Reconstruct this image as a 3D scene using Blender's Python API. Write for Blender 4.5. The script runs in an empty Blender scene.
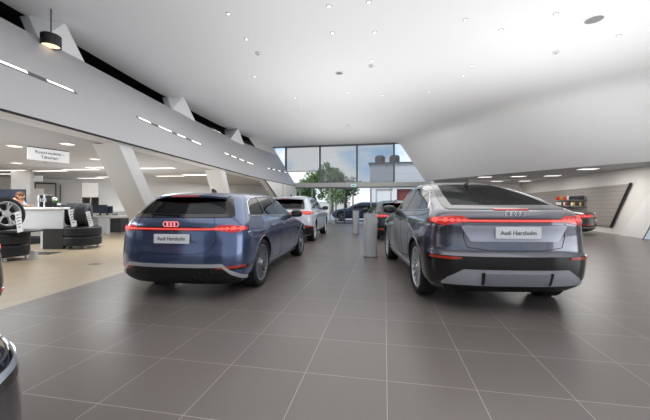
import bpy, bmesh, math, random
from mathutils import Vector, Matrix
random.seed(7)
sc = bpy.context.scene
COL = sc.collection
PI = math.pi
R = math.radians
# ------------------------------------------------------------------ camera constants and survey helpers
FPX, HZ, EYE, YAW = 315.0, 203.5, 1.31, R(10.7)
CS, SN = math.cos(YAW), math.sin(YAW)

def at_d(px, d, z=0.0):
    r = (px - 325) * d / FPX
    return Vector((-SN * d + CS * r, CS * d + SN * r, z))

def at_z(px, py, z):
    return at_d(px, FPX * (EYE - z) / (py - HZ), z)

def at_Y(px, Y, py=None):
    a = (px - 325) / FPX
    d = Y / (CS + a * SN)
    return Vector(((-SN + a * CS) * d, Y, EYE - (py - HZ) * d / FPX if py is not None else 0.0))

def at_X(px, X, py=None):
    a = (px - 325) / FPX
    d = X / (-SN + a * CS)
    return Vector((X, (CS + a * SN) * d, EYE - (py - HZ) * d / FPX if py is not None else 0.0))

def lin(c):
    return tuple((v / 12.92 if v <= .04045 else ((v + .055) / 1.055) ** 2.4) for v in c)

def rgb(r, g, b):
    return lin((r / 255, g / 255, b / 255))

# ------------------------------------------------------------------ materials
MATS = {}

def new_mat(name):
    m = bpy.data.materials.new(name)
    m.use_nodes = True
    nt = m.node_tree
    return m, nt, nt.nodes, nt.links, nt.nodes['Principled BSDF']

def mat(name, c, rough=.5, metal=0., coat=0., emit=0., var=.06, scale=6., spec=.5, bump=0., ecol=None):
    """Principled material with a little procedural noise in its colour."""
    if name in MATS:
        return MATS[name]
    m, nt, N, L, b = new_mat(name)
    b.inputs['Roughness'].default_value = rough
    b.inputs['Metallic'].default_value = metal
    b.inputs['Specular IOR Level'].default_value = spec
    b.inputs['Coat Weight'].default_value = coat
    b.inputs['Coat Roughness'].default_value = .03
    tc = N.new('ShaderNodeTexCoord')
    nz = N.new('ShaderNodeTexNoise')
    nz.inputs['Scale'].default_value = scale
    nz.inputs['Detail'].default_value = 3
    L.new(tc.outputs['Object'], nz.inputs['Vector'])
    mx = N.new('ShaderNodeMix')
    mx.data_type = 'RGBA'
    mx.inputs[6].default_value = tuple(v * (1 - var) for v in c) + (1,)
    mx.inputs[7].default_value = tuple(min(1, v * (1 + var)) for v in c) + (1,)
    L.new(nz.outputs['Fac'], mx.inputs[0])
    L.new(mx.outputs[2], b.inputs['Base Color'])
    if bump:
        bp = N.new('ShaderNodeBump')
        bp.inputs['Strength'].default_value = bump
        L.new(nz.outputs['Fac'], bp.inputs['Height'])
        L.new(bp.outputs['Normal'], b.inputs['Normal'])
    if emit:
        b.inputs['Emission Color'].default_value = (ecol or c) + (1,)
        b.inputs['Emission Strength'].default_value = emit
    MATS[name] = m
    return m

def glass_mat(name, tint, gloss=1.0, rough=0.0):
    m, nt, N, L, b = new_mat(name)
    N.remove(b)
    tr = N.new('ShaderNodeBsdfTransparent')
    tr.inputs['Color'].default_value = tint + (1,)
    gl = N.new('ShaderNodeBsdfGlossy')
    gl.inputs['Roughness'].default_value = rough
    fr = N.new('ShaderNodeFresnel')
    fr.inputs['IOR'].default_value = 1.45
    mu = N.new('ShaderNodeMath')
    mu.operation = 'MULTIPLY'
    mu.use_clamp = True
    mu.inputs[1].default_value = gloss
    mx = N.new('ShaderNodeMixShader')
    L.new(fr.outputs[0], mu.inputs[0])
    L.new(mu.outputs[0], mx.inputs[0])
    L.new(tr.outputs[0], mx.inputs[1])
    L.new(gl.outputs[0], mx.inputs[2])
    L.new(mx.outputs[0], N['Material Output'].inputs['Surface'])
    return m

def screen_mat(name, c, through):
    """woven see-through sun screen"""
    m, nt, N, L, b = new_mat(name)
    b.inputs['Base Color'].default_value = c + (1,)
    b.inputs['Roughness'].default_value = .8
    tr = N.new('ShaderNodeBsdfTransparent')
    tr.inputs['Color'].default_value = (.9, .92, .95, 1)
    mx = N.new('ShaderNodeMixShader')
    tc = N.new('ShaderNodeTexCoord')
    wv = N.new('ShaderNodeTexNoise')
    wv.inputs['Scale'].default_value = 3
    mr = N.new('ShaderNodeMapRange')
    mr.inputs[3].default_value = through - .03
    mr.inputs[4].default_value = through + .03
    L.new(tc.outputs['Object'], wv.inputs['Vector'])
    L.new(wv.outputs['Fac'], mr.inputs[0])
    L.new(mr.outputs[0], mx.inputs[0])
    L.new(b.outputs[0], mx.inputs[1])
    L.new(tr.outputs[0], mx.inputs[2])
    L.new(mx.outputs[0], N['Material Output'].inputs['Surface'])
    return m

def tile_mat():
    m, nt, N, L, b = new_mat('floor_tiles')
    tc = N.new('ShaderNodeTexCoord')
    mp = N.new('ShaderNodeMapping')
    T = .62
    mp.inputs['Location'].default_value = (-.017 / T, -2.37 / T, 0)
    mp.inputs['Scale'].default_value = (1 / T, 1 / T, 1)
    L.new(tc.outputs['Object'], mp.inputs['Vector'])
    br = N.new('ShaderNodeTexBrick')
    br.offset = 0
    br.squash = 1
    br.inputs['Scale'].default_value = 1
    br.inputs['Brick Width'].default_value = 1
    br.inputs['Row Height'].default_value = 1
    br.inputs['Mortar Size'].default_value = .0042
    br.inputs['Mortar Smooth'].default_value = .1
    br.inputs['Bias'].default_value = 0
    a = rgb(110, 104, 101)
    br.inputs['Color1'].default_value = tuple(v * .95 for v in a) + (1,)
    br.inputs['Color2'].default_value = tuple(v * 1.05 for v in a) + (1,)
    br.inputs['Mortar'].default_value = rgb(170, 165, 160) + (1,)
    L.new(mp.outputs[0], br.inputs['Vector'])
    nz = N.new('ShaderNodeTexNoise')
    nz.inputs['Scale'].default_value = 2.5
    nz.inputs['Detail'].default_value = 5
    L.new(tc.outputs['Object'], nz.inputs['Vector'])
    mr = N.new('ShaderNodeMapRange')
    mr.inputs[3].default_value = .27
    mr.inputs[4].default_value = .33
    L.new(nz.outputs['Fac'], mr.inputs[0])
    L.new(mr.outputs[0], b.inputs['Roughness'])
    L.new(br.outputs['Color'], b.inputs['Base Color'])
    b.inputs['Specular IOR Level'].default_value = .45
    return m

def wood_floor_mat():
    m, nt, N, L, b = new_mat('beige_floor')
    tc = N.new('ShaderNodeTexCoord')
    mp = N.new('ShaderNodeMapping')
    mp.inputs['Scale'].default_value = (1.5, .35, 1)
    mp.inputs['Rotation'].default_value = (0, 0, R(-50))
    nz = N.new('ShaderNodeTexNoise')
    nz.inputs['Scale'].default_value = 5
    nz.inputs['Detail'].default_value = 6
    rp = N.new('ShaderNodeValToRGB')
    rp.color_ramp.elements[0].color = rgb(160, 143, 120) + (1,)
    rp.color_ramp.elements[1].color = rgb(190, 174, 150) + (1,)
    L.new(tc.outputs['Object'], mp.inputs['Vector'])
    L.new(mp.outputs[0], nz.inputs['Vector'])
    L.new(nz.outputs['Fac'], rp.inputs[0])
    L.new(rp.outputs[0], b.inputs['Base Color'])
    b.inputs['Roughness'].default_value = .32
    return m

def line_mat(name, c1, c2, axis, scale, rough=.5):
    """boards or slats: thin darker lines repeated along one axis"""
    m, nt, N, L, b = new_mat(name)
    tc = N.new('ShaderNodeTexCoord')
    sp = N.new('ShaderNodeSeparateXYZ')
    L.new(tc.outputs['Object'], sp.inputs[0])
    mu = N.new('ShaderNodeMath')
    mu.operation = 'MULTIPLY'
    mu.inputs[1].default_value = scale
    L.new(sp.outputs[axis], mu.inputs[0])
    fr = N.new('ShaderNodeMath')
    fr.operation = 'FRACT'
    L.new(mu.outputs[0], fr.inputs[0])
    lt = N.new('ShaderNodeMath')
    lt.operation = 'LESS_THAN'
    lt.inputs[1].default_value = .07
    L.new(fr.outputs[0], lt.inputs[0])
    mx = N.new('ShaderNodeMix')
    mx.data_type = 'RGBA'
    mx.inputs[6].default_value = c1 + (1,)
    mx.inputs[7].default_value = c2 + (1,)
    L.new(lt.outputs[0], mx.inputs[0])
    L.new(mx.outputs[2], b.inputs['Base Color'])
    b.inputs['Roughness'].default_value = rough
    return m

M_white = mat('white_plaster', rgb(226, 225, 223), .65, var=.01, scale=1)
M_ceil = mat('ceiling_plaster', rgb(226, 226, 226), .7, var=.008, scale=.6)
M_parapet = mat('grey_white_cladding', rgb(170, 170, 173), .45, var=.01, scale=1)
M_shell = mat('shell_plaster', rgb(226, 226, 226), .6, var=.008, scale=.5)
M_greyceil = mat('grey_ceiling_board', rgb(186, 187, 190), .7, var=.02, scale=2)
M_dark = mat('dark_void', rgb(30, 30, 31), .8)
M_black = mat('black_plastic', rgb(22, 22, 23), .45)
M_gloss = mat('gloss_black', rgb(10, 10, 12), .12, coat=.6)
M_rubber = mat('tyre_rubber', rgb(32, 32, 34), .75, var=.15, scale=20)
M_tyre_blue = mat('stacked_tyre_rubber', rgb(36, 38, 43), .65, var=.15, scale=20)
M_alloy = mat('alloy_silver', rgb(208, 210, 214), .38, .5)
M_alloy_dark = mat('alloy_dark', rgb(140, 143, 150), .35, .5)
M_chrome = mat('bright_trim', rgb(214, 216, 220), .18, 1.)
M_silver = mat('satin_silver', rgb(176, 179, 186), .35, .35)
M_red = mat('red_lamp', rgb(150, 24, 26), .2, coat=.8, emit=.28, ecol=rgb(255, 50, 44))
M_redglow = mat('red_glow', rgb(235, 90, 84), .3, emit=.6, ecol=rgb(255, 104, 92))
M_ringglow = mat('ring_glow', rgb(250, 130, 130), .3, emit=.85, ecol=rgb(255, 140, 138))
M_redlens = mat('red_reflector', rgb(150, 34, 24), .2, coat=.8, emit=.12, ecol=rgb(230, 80, 50))
M_plate = mat('plate_white', rgb(240, 242, 245), .4, var=.01)
M_plate_ink = mat('plate_ink', rgb(60, 62, 70), .5)
M_interior = mat('dark_interior', rgb(26, 27, 30), .7)
M_seat = mat('seat_cloth', rgb(44, 44, 48), .8)
M_carglass = glass_mat('car_glass', (.34, .37, .4), 1.5, .01)
M_carglass_dark = glass_mat('car_glass_dark', (.26, .28, .3), .5, .01)
M_carglass_rear = glass_mat('car_glass_rear', (.4, .42, .44), .2, .01)
M_pane = glass_mat('window_glass', (.93, .95, .95), .55)
M_steel = mat('brushed_steel', rgb(196, 198, 201), .42, .25, var=.05, scale=30)
M_frame = mat('window_frame_grey', rgb(98, 100, 104), .4, .3)
M_header = mat('header_grey', rgb(176, 177, 176), .5)
M_lamp = mat('lamp_white', rgb(255, 250, 240), .4, emit=1.5, ecol=(1, .96, .9))
M_lampwarm = mat('lamp_warm', rgb(255, 220, 180), .4, emit=1.0, ecol=(1, .8, .6))
M_tiles, M_beige = tile_mat(), wood_floor_mat()
M_lens_clear = mat('clear_lamp_lens', rgb(190, 200, 214), .1, .2, coat=1)

# ------------------------------------------------------------------ mesh builder
class MB:
    def __init__(s):
        s.v, s.f, s.m = [], [], []

    def add(s, vs, fs, mi=0):
        o = len(s.v)
        s.v += [tuple(p) for p in vs]
        s.f += [tuple(i + o for i in f) for f in fs]
        s.m += [mi] * len(fs)
        return s

    def box(s, c, d, mi=0, rot=None):
        c = Vector(c)
        vs = []
        for z in (-.5, .5):
            for x, y in ((-.5, -.5), (.5, -.5), (.5, .5), (-.5, .5)):
                p = Vector((x * d[0], y * d[1], z * d[2]))
                vs.append(c + (rot @ p if rot is not None else p))
        return s.add(vs, [(3, 2, 1, 0), (4, 5, 6, 7), (0, 1, 5, 4), (1, 2, 6, 5), (2, 3, 7, 6), (3, 0, 4, 7)], mi)

    def bbox(s, lo, hi, mi=0):
        return s.box([(a + b) / 2 for a, b in zip(lo, hi)], [abs(b - a) for a, b in zip(lo, hi)], mi)

    def prism(s, poly, off, mi=0):
        """closed 3-D polygon extruded along the vector off"""
        n = len(poly)
        off = Vector(off)
        vs = [Vector(p) for p in poly] + [Vector(p) + off for p in poly]
        fs = [tuple(range(n))[::-1], tuple(range(n, 2 * n))]
        fs += [(i, (i + 1) % n, n + (i + 1) % n, n + i) for i in range(n)]
        return s.add(vs, fs, mi)

    def tube(s, path, r, n=8, mi=0, closed=False):
        path = [Vector(p) for p in path]
        k = len(path)
        vs, fs = [], []
        up = Vector((0, 0, 1))
        prev = None
        for i, p in enumerate(path):
            a = path[(i - 1) % k] if (i > 0 or closed) else p
            b = path[(i + 1) % k] if (i < k - 1 or closed) else p
            t = (b - a).normalized() if (b - a).length > 1e-9 else Vector((0, 0, 1))
            ref = prev if prev is not None else (up if abs(t.z) < .9 else Vector((1, 0, 0)))
            x = t.cross(ref)
            if x.length < 1e-6:
                x = t.cross(Vector((0, 1, 0)))
            x.normalize()
            y = x.cross(t).normalized()
            prev = y
            rr = r[i] if isinstance(r, (list, tuple)) else r
            for j in range(n):
                an = 2 * PI * j / n
                vs.append(p + x * (math.cos(an) * rr) + y * (math.sin(an) * rr))
        rings = k if closed else k - 1
        for i in range(rings):
            i2 = (i + 1) % k
            for j in range(n):
                j2 = (j + 1) % n
                fs.append((i * n + j, i * n + j2, i2 * n + j2, i2 * n + j))
        if not closed:
            fs.append(tuple(range(n))[::-1])
            fs.append(tuple(range((k - 1) * n, k * n)))
        return s.add(vs, fs, mi)

    def lathe(s, prof, n=32, c=(0, 0, 0), axis='z', mi=0, closed=False):
        """prof: (radius, height) pairs"""
        c = Vector(c)
        vs, fs = [], []
        k = len(prof)
        for r, h in prof:
            for j in range(n):
                a = 2 * PI * j / n
                x, y = r * math.cos(a), r * math.sin(a)
                p = {'z': (x, y, h), 'x': (h, x, y), 'y': (y, h, x)}[axis]
                vs.append(c + Vector(p))
        for i in range(k if closed else k - 1):
            i2 = (i + 1) % k
            for j in range(n):
                j2 = (j + 1) % n
                fs.append((i * n + j, i * n + j2, i2 * n + j2, i2 * n + j))
        if not closed:
            if prof[0][0] > 1e-6:
                fs.append(tuple(range(n))[::-1])
            if prof[-1][0] > 1e-6:
                fs.append(tuple(range((k - 1) * n, k * n)))
        return s.add(vs, fs, mi)

    def blob(s, c, d, nu=16, nv=10, p=2.0, mi=0, rot=None):
        """superellipsoid"""
        c = Vector(c)
        def sp(v):
            return math.copysign(abs(v) ** (2 / p), v)
        vs, fs = [], []
        for i in range(nv + 1):
            ph = -PI / 2 + PI * i / nv
            for j in range(nu):
                th = 2 * PI * j / nu
                q = Vector((d[0] / 2 * sp(math.cos(ph)) * sp(math.cos(th)), d[1] / 2 * sp(math.cos(ph)) * sp(math.sin(th)), d[2] / 2 * sp(math.sin(ph))))
                vs.append(c + (rot @ q if rot is not None else q))
        for i in range(nv):
            for j in range(nu):
                j2 = (j + 1) % nu
                fs.append((i * nu + j, i * nu + j2, (i + 1) * nu + j2, (i + 1) * nu + j))
        return s.add(vs, fs, mi)

    def torus(s, c, Rr, r, normal_axis='y', n=28, k=8, mi=0):
        path = []
        for i in range(n):
            a = 2 * PI * i / n
            x, y = Rr * math.cos(a), Rr * math.sin(a)
            path.append(Vector(c) + Vector({'y': (x, 0, y), 'z': (x, y, 0), 'x': (0, x, y)}[normal_axis]))
        return s.tube(path, r, k, mi, closed=True)

    def slab(s, g, off=.004, thick=.012, mi=0, flip=False):
        """grid of points g[i][j] turned into a thin closed panel, its face off outside"""
        a, b = len(g), len(g[0])
        nrm = [[None] * b for _ in range(a)]
        for i in range(a):
            for j in range(b):
                du = g[min(i + 1, a - 1)][j] - g[max(i - 1, 0)][j]
                dv = g[i][min(j + 1, b - 1)] - g[i][max(j - 1, 0)]
                n = du.cross(dv)
                if n.length < 1e-10:
                    n = nrm[i - 1][j] if i else (nrm[i][j - 1] if j else Vector((0, -1, 0)))
                    n = n.copy()
                n.normalize()
                nrm[i][j] = n
        sg = -1 if flip else 1
        vs = [g[i][j] + nrm[i][j] * off * sg for i in range(a) for j in range(b)]
        vs += [g[i][j] + nrm[i][j] * (off - thick) * sg for i in range(a) for j in range(b)]
        h = a * b
        fs = []
        for i in range(a - 1):
            for j in range(b - 1):
                q = (i * b + j, (i + 1) * b + j, (i + 1) * b + j + 1, i * b + j + 1)
                fs.append(q)
                fs.append(tuple(x + h for x in q[::-1]))
        edge = [(i, 0) for i in range(a)] + [(a - 1, j) for j in range(1, b)] + [(i, b - 1) for i in range(a - 2, -1, -1)] + [(0, j) for j in range(b - 2, 0, -1)]
        e = [i * b + j for i, j in edge]
        for k in range(len(e)):
            x, y = e[k], e[(k + 1) % len(e)]
            fs.append((y, x, x + h, y + h))
        if flip:
            fs = [f[::-1] for f in fs]
        return s.add(vs, fs, mi)

    def mesh(s, name, mats, sharp=38):
        me = bpy.data.meshes.new(name)
        me.from_pydata(s.v, [], s.f)
        for m in (mats if isinstance(mats, (list, tuple)) else [mats]):
            me.materials.append(m)
        me.polygons.foreach_set('material_index', s.m)
        me.validate()
        bm = bmesh.new()
        bm.from_mesh(me)
        bmesh.ops.remove_doubles(bm, verts=bm.verts, dist=1e-6)
        bmesh.ops.recalc_face_normals(bm, faces=bm.faces)
        bm.to_mesh(me)
        bm.free()
        finish(me, sharp)
        return me

    def build(s, name, mats, parent=None, sharp=38, bevel=0):
        o = bpy.data.objects.new(name, s.mesh(name, mats, sharp))
        COL.objects.link(o)
        o.parent = parent
        if bevel:
            b = o.modifiers.new('bevel', 'BEVEL')
            b.width = bevel
            b.segments = 2
            b.limit_method = 'ANGLE'
            b.angle_limit = R(40)
        return o

def finish(me, sharp=38):
    me.polygons.foreach_set('use_smooth', [True] * len(me.polygons))
    me.set_sharp_from_angle(angle=R(sharp))
    me.update()

def tag(o, label=None, cat=None, group=None, kind=None):
    for k, v in (('label', label), ('category', cat), ('group', group), ('kind', kind)):
        if v:
            o[k] = v
    return o

def empty(name, loc, rz=0.):
    o = bpy.data.objects.new(name, None)
    COL.objects.link(o)
    o.location = loc
    o.rotation_euler = (0, 0, rz)
    o.empty_display_size = .2
    return o

def struct(o):
    o['kind'] = 'structure'
    return o

def copy_tree(o, parent=None):
    c = o.copy()
    COL.objects.link(c)
    c.parent = parent
    for ch in [x for x in COL.objects if x.parent == o]:
        copy_tree(ch, c)
    return c

def baked(o):
    """the object's mesh with its modifiers applied"""
    dg = bpy.context.evaluated_depsgraph_get()
    return bpy.data.meshes.new_from_object(o.evaluated_get(dg))

def text_mesh(body, size, extrude=.0015):
    cu = bpy.data.curves.new('lettering', 'FONT')
    cu.body = body
    cu.size = size
    cu.extrude = extrude
    cu.align_x = 'CENTER'
    cu.align_y = 'CENTER'
    o = bpy.data.objects.new('lettering', cu)
    COL.objects.link(o)
    me = baked(o)
    bpy.data.objects.remove(o)
    return me

def text_obj(name, body, size, m, parent, loc, rot, sx=1.0):
    me = text_mesh(body, size)
    me.materials.clear()
    me.materials.append(m)
    o = bpy.data.objects.new(name, me)
    COL.objects.link(o)
    o.parent = parent
    o.location = loc
    o.rotation_euler = rot
    o.scale = (sx, 1, 1)
    return o

def pchip(pts):
    pts = sorted(pts)
    xs, ys = [p[0] for p in pts], [p[1] for p in pts]
    n = len(xs)
    h = [xs[i + 1] - xs[i] for i in range(n - 1)]
    dl = [(ys[i + 1] - ys[i]) / h[i] for i in range(n - 1)]
    d = [0.] * n
    d[0], d[-1] = dl[0], dl[-1]
    for i in range(1, n - 1):
        if dl[i - 1] * dl[i] > 0:
            w1, w2 = 2 * h[i] + h[i - 1], h[i] + 2 * h[i - 1]
            d[i] = (w1 + w2) / (w1 / dl[i - 1] + w2 / dl[i])
    def f(x):
        if x <= xs[0]:
            return ys[0]
        if x >= xs[-1]:
            return ys[-1]
        i = 0
        while x > xs[i + 1]:
            i += 1
        t = (x - xs[i]) / h[i]
        return (ys[i] * (1 + 2 * t) * (1 - t) ** 2 + d[i] * h[i] * t * (1 - t) ** 2 + ys[i + 1] * t * t * (3 - 2 * t) + d[i + 1] * h[i] * t * t * (t - 1))
    return f

def resample(cols, step):
    """piecewise-linear columns (a, lo, hi) at a finer spacing"""
    out = []
    for (a, l, h), (a2, l2, h2) in zip(cols, cols[1:]):
        k = max(1, int(abs(a2 - a) / step + .5))
        for i in range(k):
            t = i / k
            out.append((a + (a2 - a) * t, l + (l2 - l) * t, h + (h2 - h) * t))
    out.append(cols[-1])
    return out

# ------------------------------------------------------------------ cars
# Local axes of a car: x to its right, y forward, z up; origin on the ground under the rear axle.
class Shell:
    P = 2.7

    def __init__(s, S):
        s.S = S
        s.z0, s.zt = S['yr'][0][0], S['yr'][-1][0]
        s.yr, s.yf, s.hw = pchip(S['yr']), pchip(S['yf']), pchip(S['hw'])
        s.rr, s.rf = pchip(S['rr']), pchip(S['rf'])
        s.ax = (0., S['wb'])

    def ends(s, z):
        yr, yf = s.yr(z), s.yf(z)
        L = max(yf - yr, .02)
        return yr, yf, min(s.rr(z), .49 * L), min(s.rf(z), .49 * L), s.hw(z)

    def bulge(s, y, z):
        g = max(0, 1 - ((z - .62) / .36) ** 2)
        b = sum(math.exp(-((y - a) / .42) ** 2) for a in s.ax) * s.S.get('flare', .022) * g
        w = s.S.get('waist', .012) * math.exp(-((z - .55) / .16) ** 2) * math.exp(-((y - s.S['wb'] / 2) / .8) ** 2)
        return b - w

    def side(s, y, z):
        yr, yf, rr, rf, hw = s.ends(z)
        p = s.P
        k = 1.
        if y < yr + rr:
            q = min(1, max(0, 1 - (y - yr) / rr))
            k = (1 - q ** p) ** (1 / p)
        elif y > yf - rf:
            q = min(1, max(0, (y - (yf - rf)) / rf))
            k = (1 - q ** p) ** (1 / p)
        return (hw + s.bulge(y, z)) * k

    def rear(s, x, z):
        yr, yf, rr, rf, hw = s.ends(z)
        q = min(1, abs(x) / hw)
        return yr + rr * (1 - (1 - q ** s.P) ** (1 / s.P))

    def front(s, x, z):
        yr, yf, rr, rf, hw = s.ends(z)
        q = min(1, abs(x) / hw)
        return yf - rf * (1 - (1 - q ** s.P) ** (1 / s.P))

    def wrap(s, a, z, fr=False, raw=False):
        """a in 0..1 runs from the centre of the rear (front) end round its corner, beyond 1 along the side in metres;
        up to .85 a is the share of the half width"""
        yr, yf, rr, rf, hw = s.ends(z)
        sg = 1 if a >= 0 else -1
        t = abs(a)
        if t <= 1:
            th = t * PI / 2
            if not raw:
                t0 = math.asin(.85 ** (s.P / 2))
                th = math.asin(t ** (s.P / 2)) if t <= .85 else t0 + (PI / 2 - t0) * (t - .85) / .15
            x = hw * math.sin(th) ** (2 / s.P)
            c = 1 - max(0, math.cos(th)) ** (2 / s.P)
            y = yf - rf * c if fr else yr + rr * c
            x += s.bulge(y, z) * (x / hw) ** 2
        else:
            y = yf - rf - (t - 1) if fr else yr + rr + (t - 1)
            x = s.side(y, z)
        return Vector((sg * x, y, z))

    def body_mesh(s, nz=52, nr=14, ns=34):
        rings = []
        for k in range(nz + 1):
            u = k / nz
            z = s.z0 + (s.zt - s.z0) * (1 - (1 - u) ** 1.7)
            yr, yf, rr, rf, hw = s.ends(z)
            half = []
            for i in range(nr + 1):
                half.append(s.wrap(i / nr, z, False, True))
            ya, yb = yr + rr, yf - rf
            for i in range(1, ns):
                y = ya + (yb - ya) * i / ns
                half.append(Vector((s.side(y, z), y, z)))
            for i in range(nr, -1, -1):
                half.append(s.wrap(i / nr, z, True, True))
            rings.append(half)
        n = len(rings[0])
        ring_n = 2 * n - 2
        vs, fs = [], []
        for h in rings:
            vs += h + [Vector((-p.x, p.y, p.z)) for p in h[-2:0:-1]]
        for k in range(nz):
            for j in range(ring_n):
                j2 = (j + 1) % ring_n
                fs.append((k * ring_n + j, k * ring_n + j2, (k + 1) * ring_n + j2, (k + 1) * ring_n + j))
        for k in (0, nz):
            o = k * ring_n
            mir = lambda i: o + (i if i in (0, n - 1) else ring_n - i)
            for i in range(n - 1):
                q = [o + i, o + i + 1, mir(i + 1), mir(i)]
                q2 = []
                for x in q:
                    if x not in q2:
                        q2.append(x)
                fs.append(tuple(q2 if k else q2[::-1]))
        return vs, fs

    # panels lying on the skin -------------------------------------------------
    def g_side(s, cols, sg, rows=6, step=.06):
        cols = resample(cols, step)
        return [[Vector((sg * s.side(y, lo + (hi - lo) * r / rows), y, lo + (hi - lo) * r / rows)) for r in range(rows + 1)] for y, lo, hi in cols]

    def g_end(s, cols, fr=False, rows=6, step=.05):
        cols = resample(cols, step)
        f = s.front if fr else s.rear
        return [[Vector((x, f(x, lo + (hi - lo) * r / rows), lo + (hi - lo) * r / rows)) for r in range(rows + 1)] for x, lo, hi in cols]

    def g_wrap(s, cols, fr=False, rows=4, step=.03):
        cols = resample(cols, step)
        return [[s.wrap(a, lo + (hi - lo) * r / rows, fr) for r in range(rows + 1)] for a, lo, hi in cols]

    def line_wrap(s, pts, fr=False, step=.03, out=.002):
        q = [(a, z, z) for a, z in pts]
        res = []
        for (a, z), (a2, z2) in zip(pts, pts[1:]):
            k = max(1, int(max(abs(a2 - a) / step, abs(z2 - z) / .04)))
            for i in range(k):
                t = i / k
                res.append(s.wrap(a + (a2 - a) * t, z + (z2 - z) * t, fr))
        res.append(s.wrap(pts[-1][0], pts[-1][1], fr))
        return res

    def line_side(s, pts, sg, closed=False, out=.0):
        res = []
        seq = list(zip(pts, pts[1:])) + ([(pts[-1], pts[0])] if closed else [])
        for (y, z), (y2, z2) in seq:
            k = max(1, int(math.hypot(y2 - y, z2 - z) / .06))
            for i in range(k):
                t = i / k
                yy, zz = y + (y2 - y) * t, z + (z2 - z) * t
                res.append(Vector((sg * (s.side(yy, zz) + out), yy, zz)))
        if not closed:
            y, z = pts[-1]
            res.append(Vector((sg * (s.side(y, z) + out), y, z)))
        return res

def wheel_meshes(rad, rim_r, width, style, key, cache={}):
    """tyre and rim, axle along x, outer face towards +x"""
    k = (rad, rim_r, width, style, key)
    if k in cache:
        return cache[k]
    w = width / 2
    t = MB()
    prof = [(rim_r - .012, -w * .82), (rim_r + .03, -w * .98), (rad - .05, -w), (rad - .018, -w * .93), (rad, -w * .8)]
    for g in (-.5, -.17, .17, .5):
        prof += [(rad, w * (g - .05)), (rad - .009, w * (g - .035)), (rad - .009, w * (g + .035)), (rad, w * (g + .05))]
    prof += [(rad, w * .8), (rad - .018, w * .93), (rad - .05, w), (rim_r + .03, w * .98), (rim_r - .012, w * .82)]
    t.lathe(prof, 56, axis='x', closed=True)
    tyre = t.mesh('tyre', M_rubber)
    r = MB()
    r.lathe([(rim_r - .02, -w * .8), (rim_r + .004, -w * .8), (rim_r - .03, w * .2), (rim_r + .004, w * .78), (rim_r + .004, w * .86), (rim_r - .022, w * .86), (rim_r - .04, w * .15), (rim_r - .045, -w * .7)], 56, axis='x', closed=True)
    r.lathe([(.001, -.01), (rim_r - .05, -.01), (rim_r - .05, .012), (.001, .012)], 40, c=(-w * .1, 0, 0), axis='x', mi=1)
    r.lathe([(.001, w * .3), (.085, w * .3), (.09, w * .5), (.07, w * .7), (.001, w * .74)], 28, axis='x')
    n = {'ten': 10, 'turbine': 16, 'five': 5, 'twelve': 12}[style]
    for i in range(n):
        a = 2 * PI * i / n
        def P(rad_, ang, x):
            return Vector((x, rad_ * math.cos(ang), rad_ * math.sin(ang)))
        tw = {'ten': .1, 'turbine': .32, 'five': 0, 'twelve': .16}[style]
        halves = (-.16, .16) if style in ('five', 'ten') else (0,)
        for hv in halves:
            wd0, wd1 = (.11, .05) if style == 'turbine' else ((.16, .055) if style == 'five' else (.075, .03))
            ring = []
            for rd, off, wd, x in ((.06, 0, wd0 * 1.2, w * .66), (rim_r * .55, tw * .5 + hv * .5, wd1 * 1.5, w * .62), (rim_r - .015, tw + hv, wd1, w * .8)):
                ring.append([P(rd, a + off - wd, x), P(rd, a + off + wd, x), P(rd, a + off + wd * .8, x - .05), P(rd, a + off - wd * .8, x - .05)])
            vs = [p for q in ring for p in q]
            fs = [(0, 1, 2, 3), (11, 10, 9, 8)]
            for q in range(2):
                for e in range(4):
                    e2 = (e + 1) % 4
                    fs.append((q * 4 + e, q * 4 + 4 + e, q * 4 + 4 + e2, q * 4 + e2))
            r.add(vs, fs)
    rim = r.mesh('rim', [M_alloy_dark if key == 'dark' else (M_gloss if key == 'black' else M_alloy), M_black])
    cache[k] = (tyre, rim)
    return cache[k]

def wx_lim(w):
    return max(x for x, a, h in w) * .97

def cutter_object(mb):
    o = mb.build('cutting_shape', M_interior)
    return o

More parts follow.
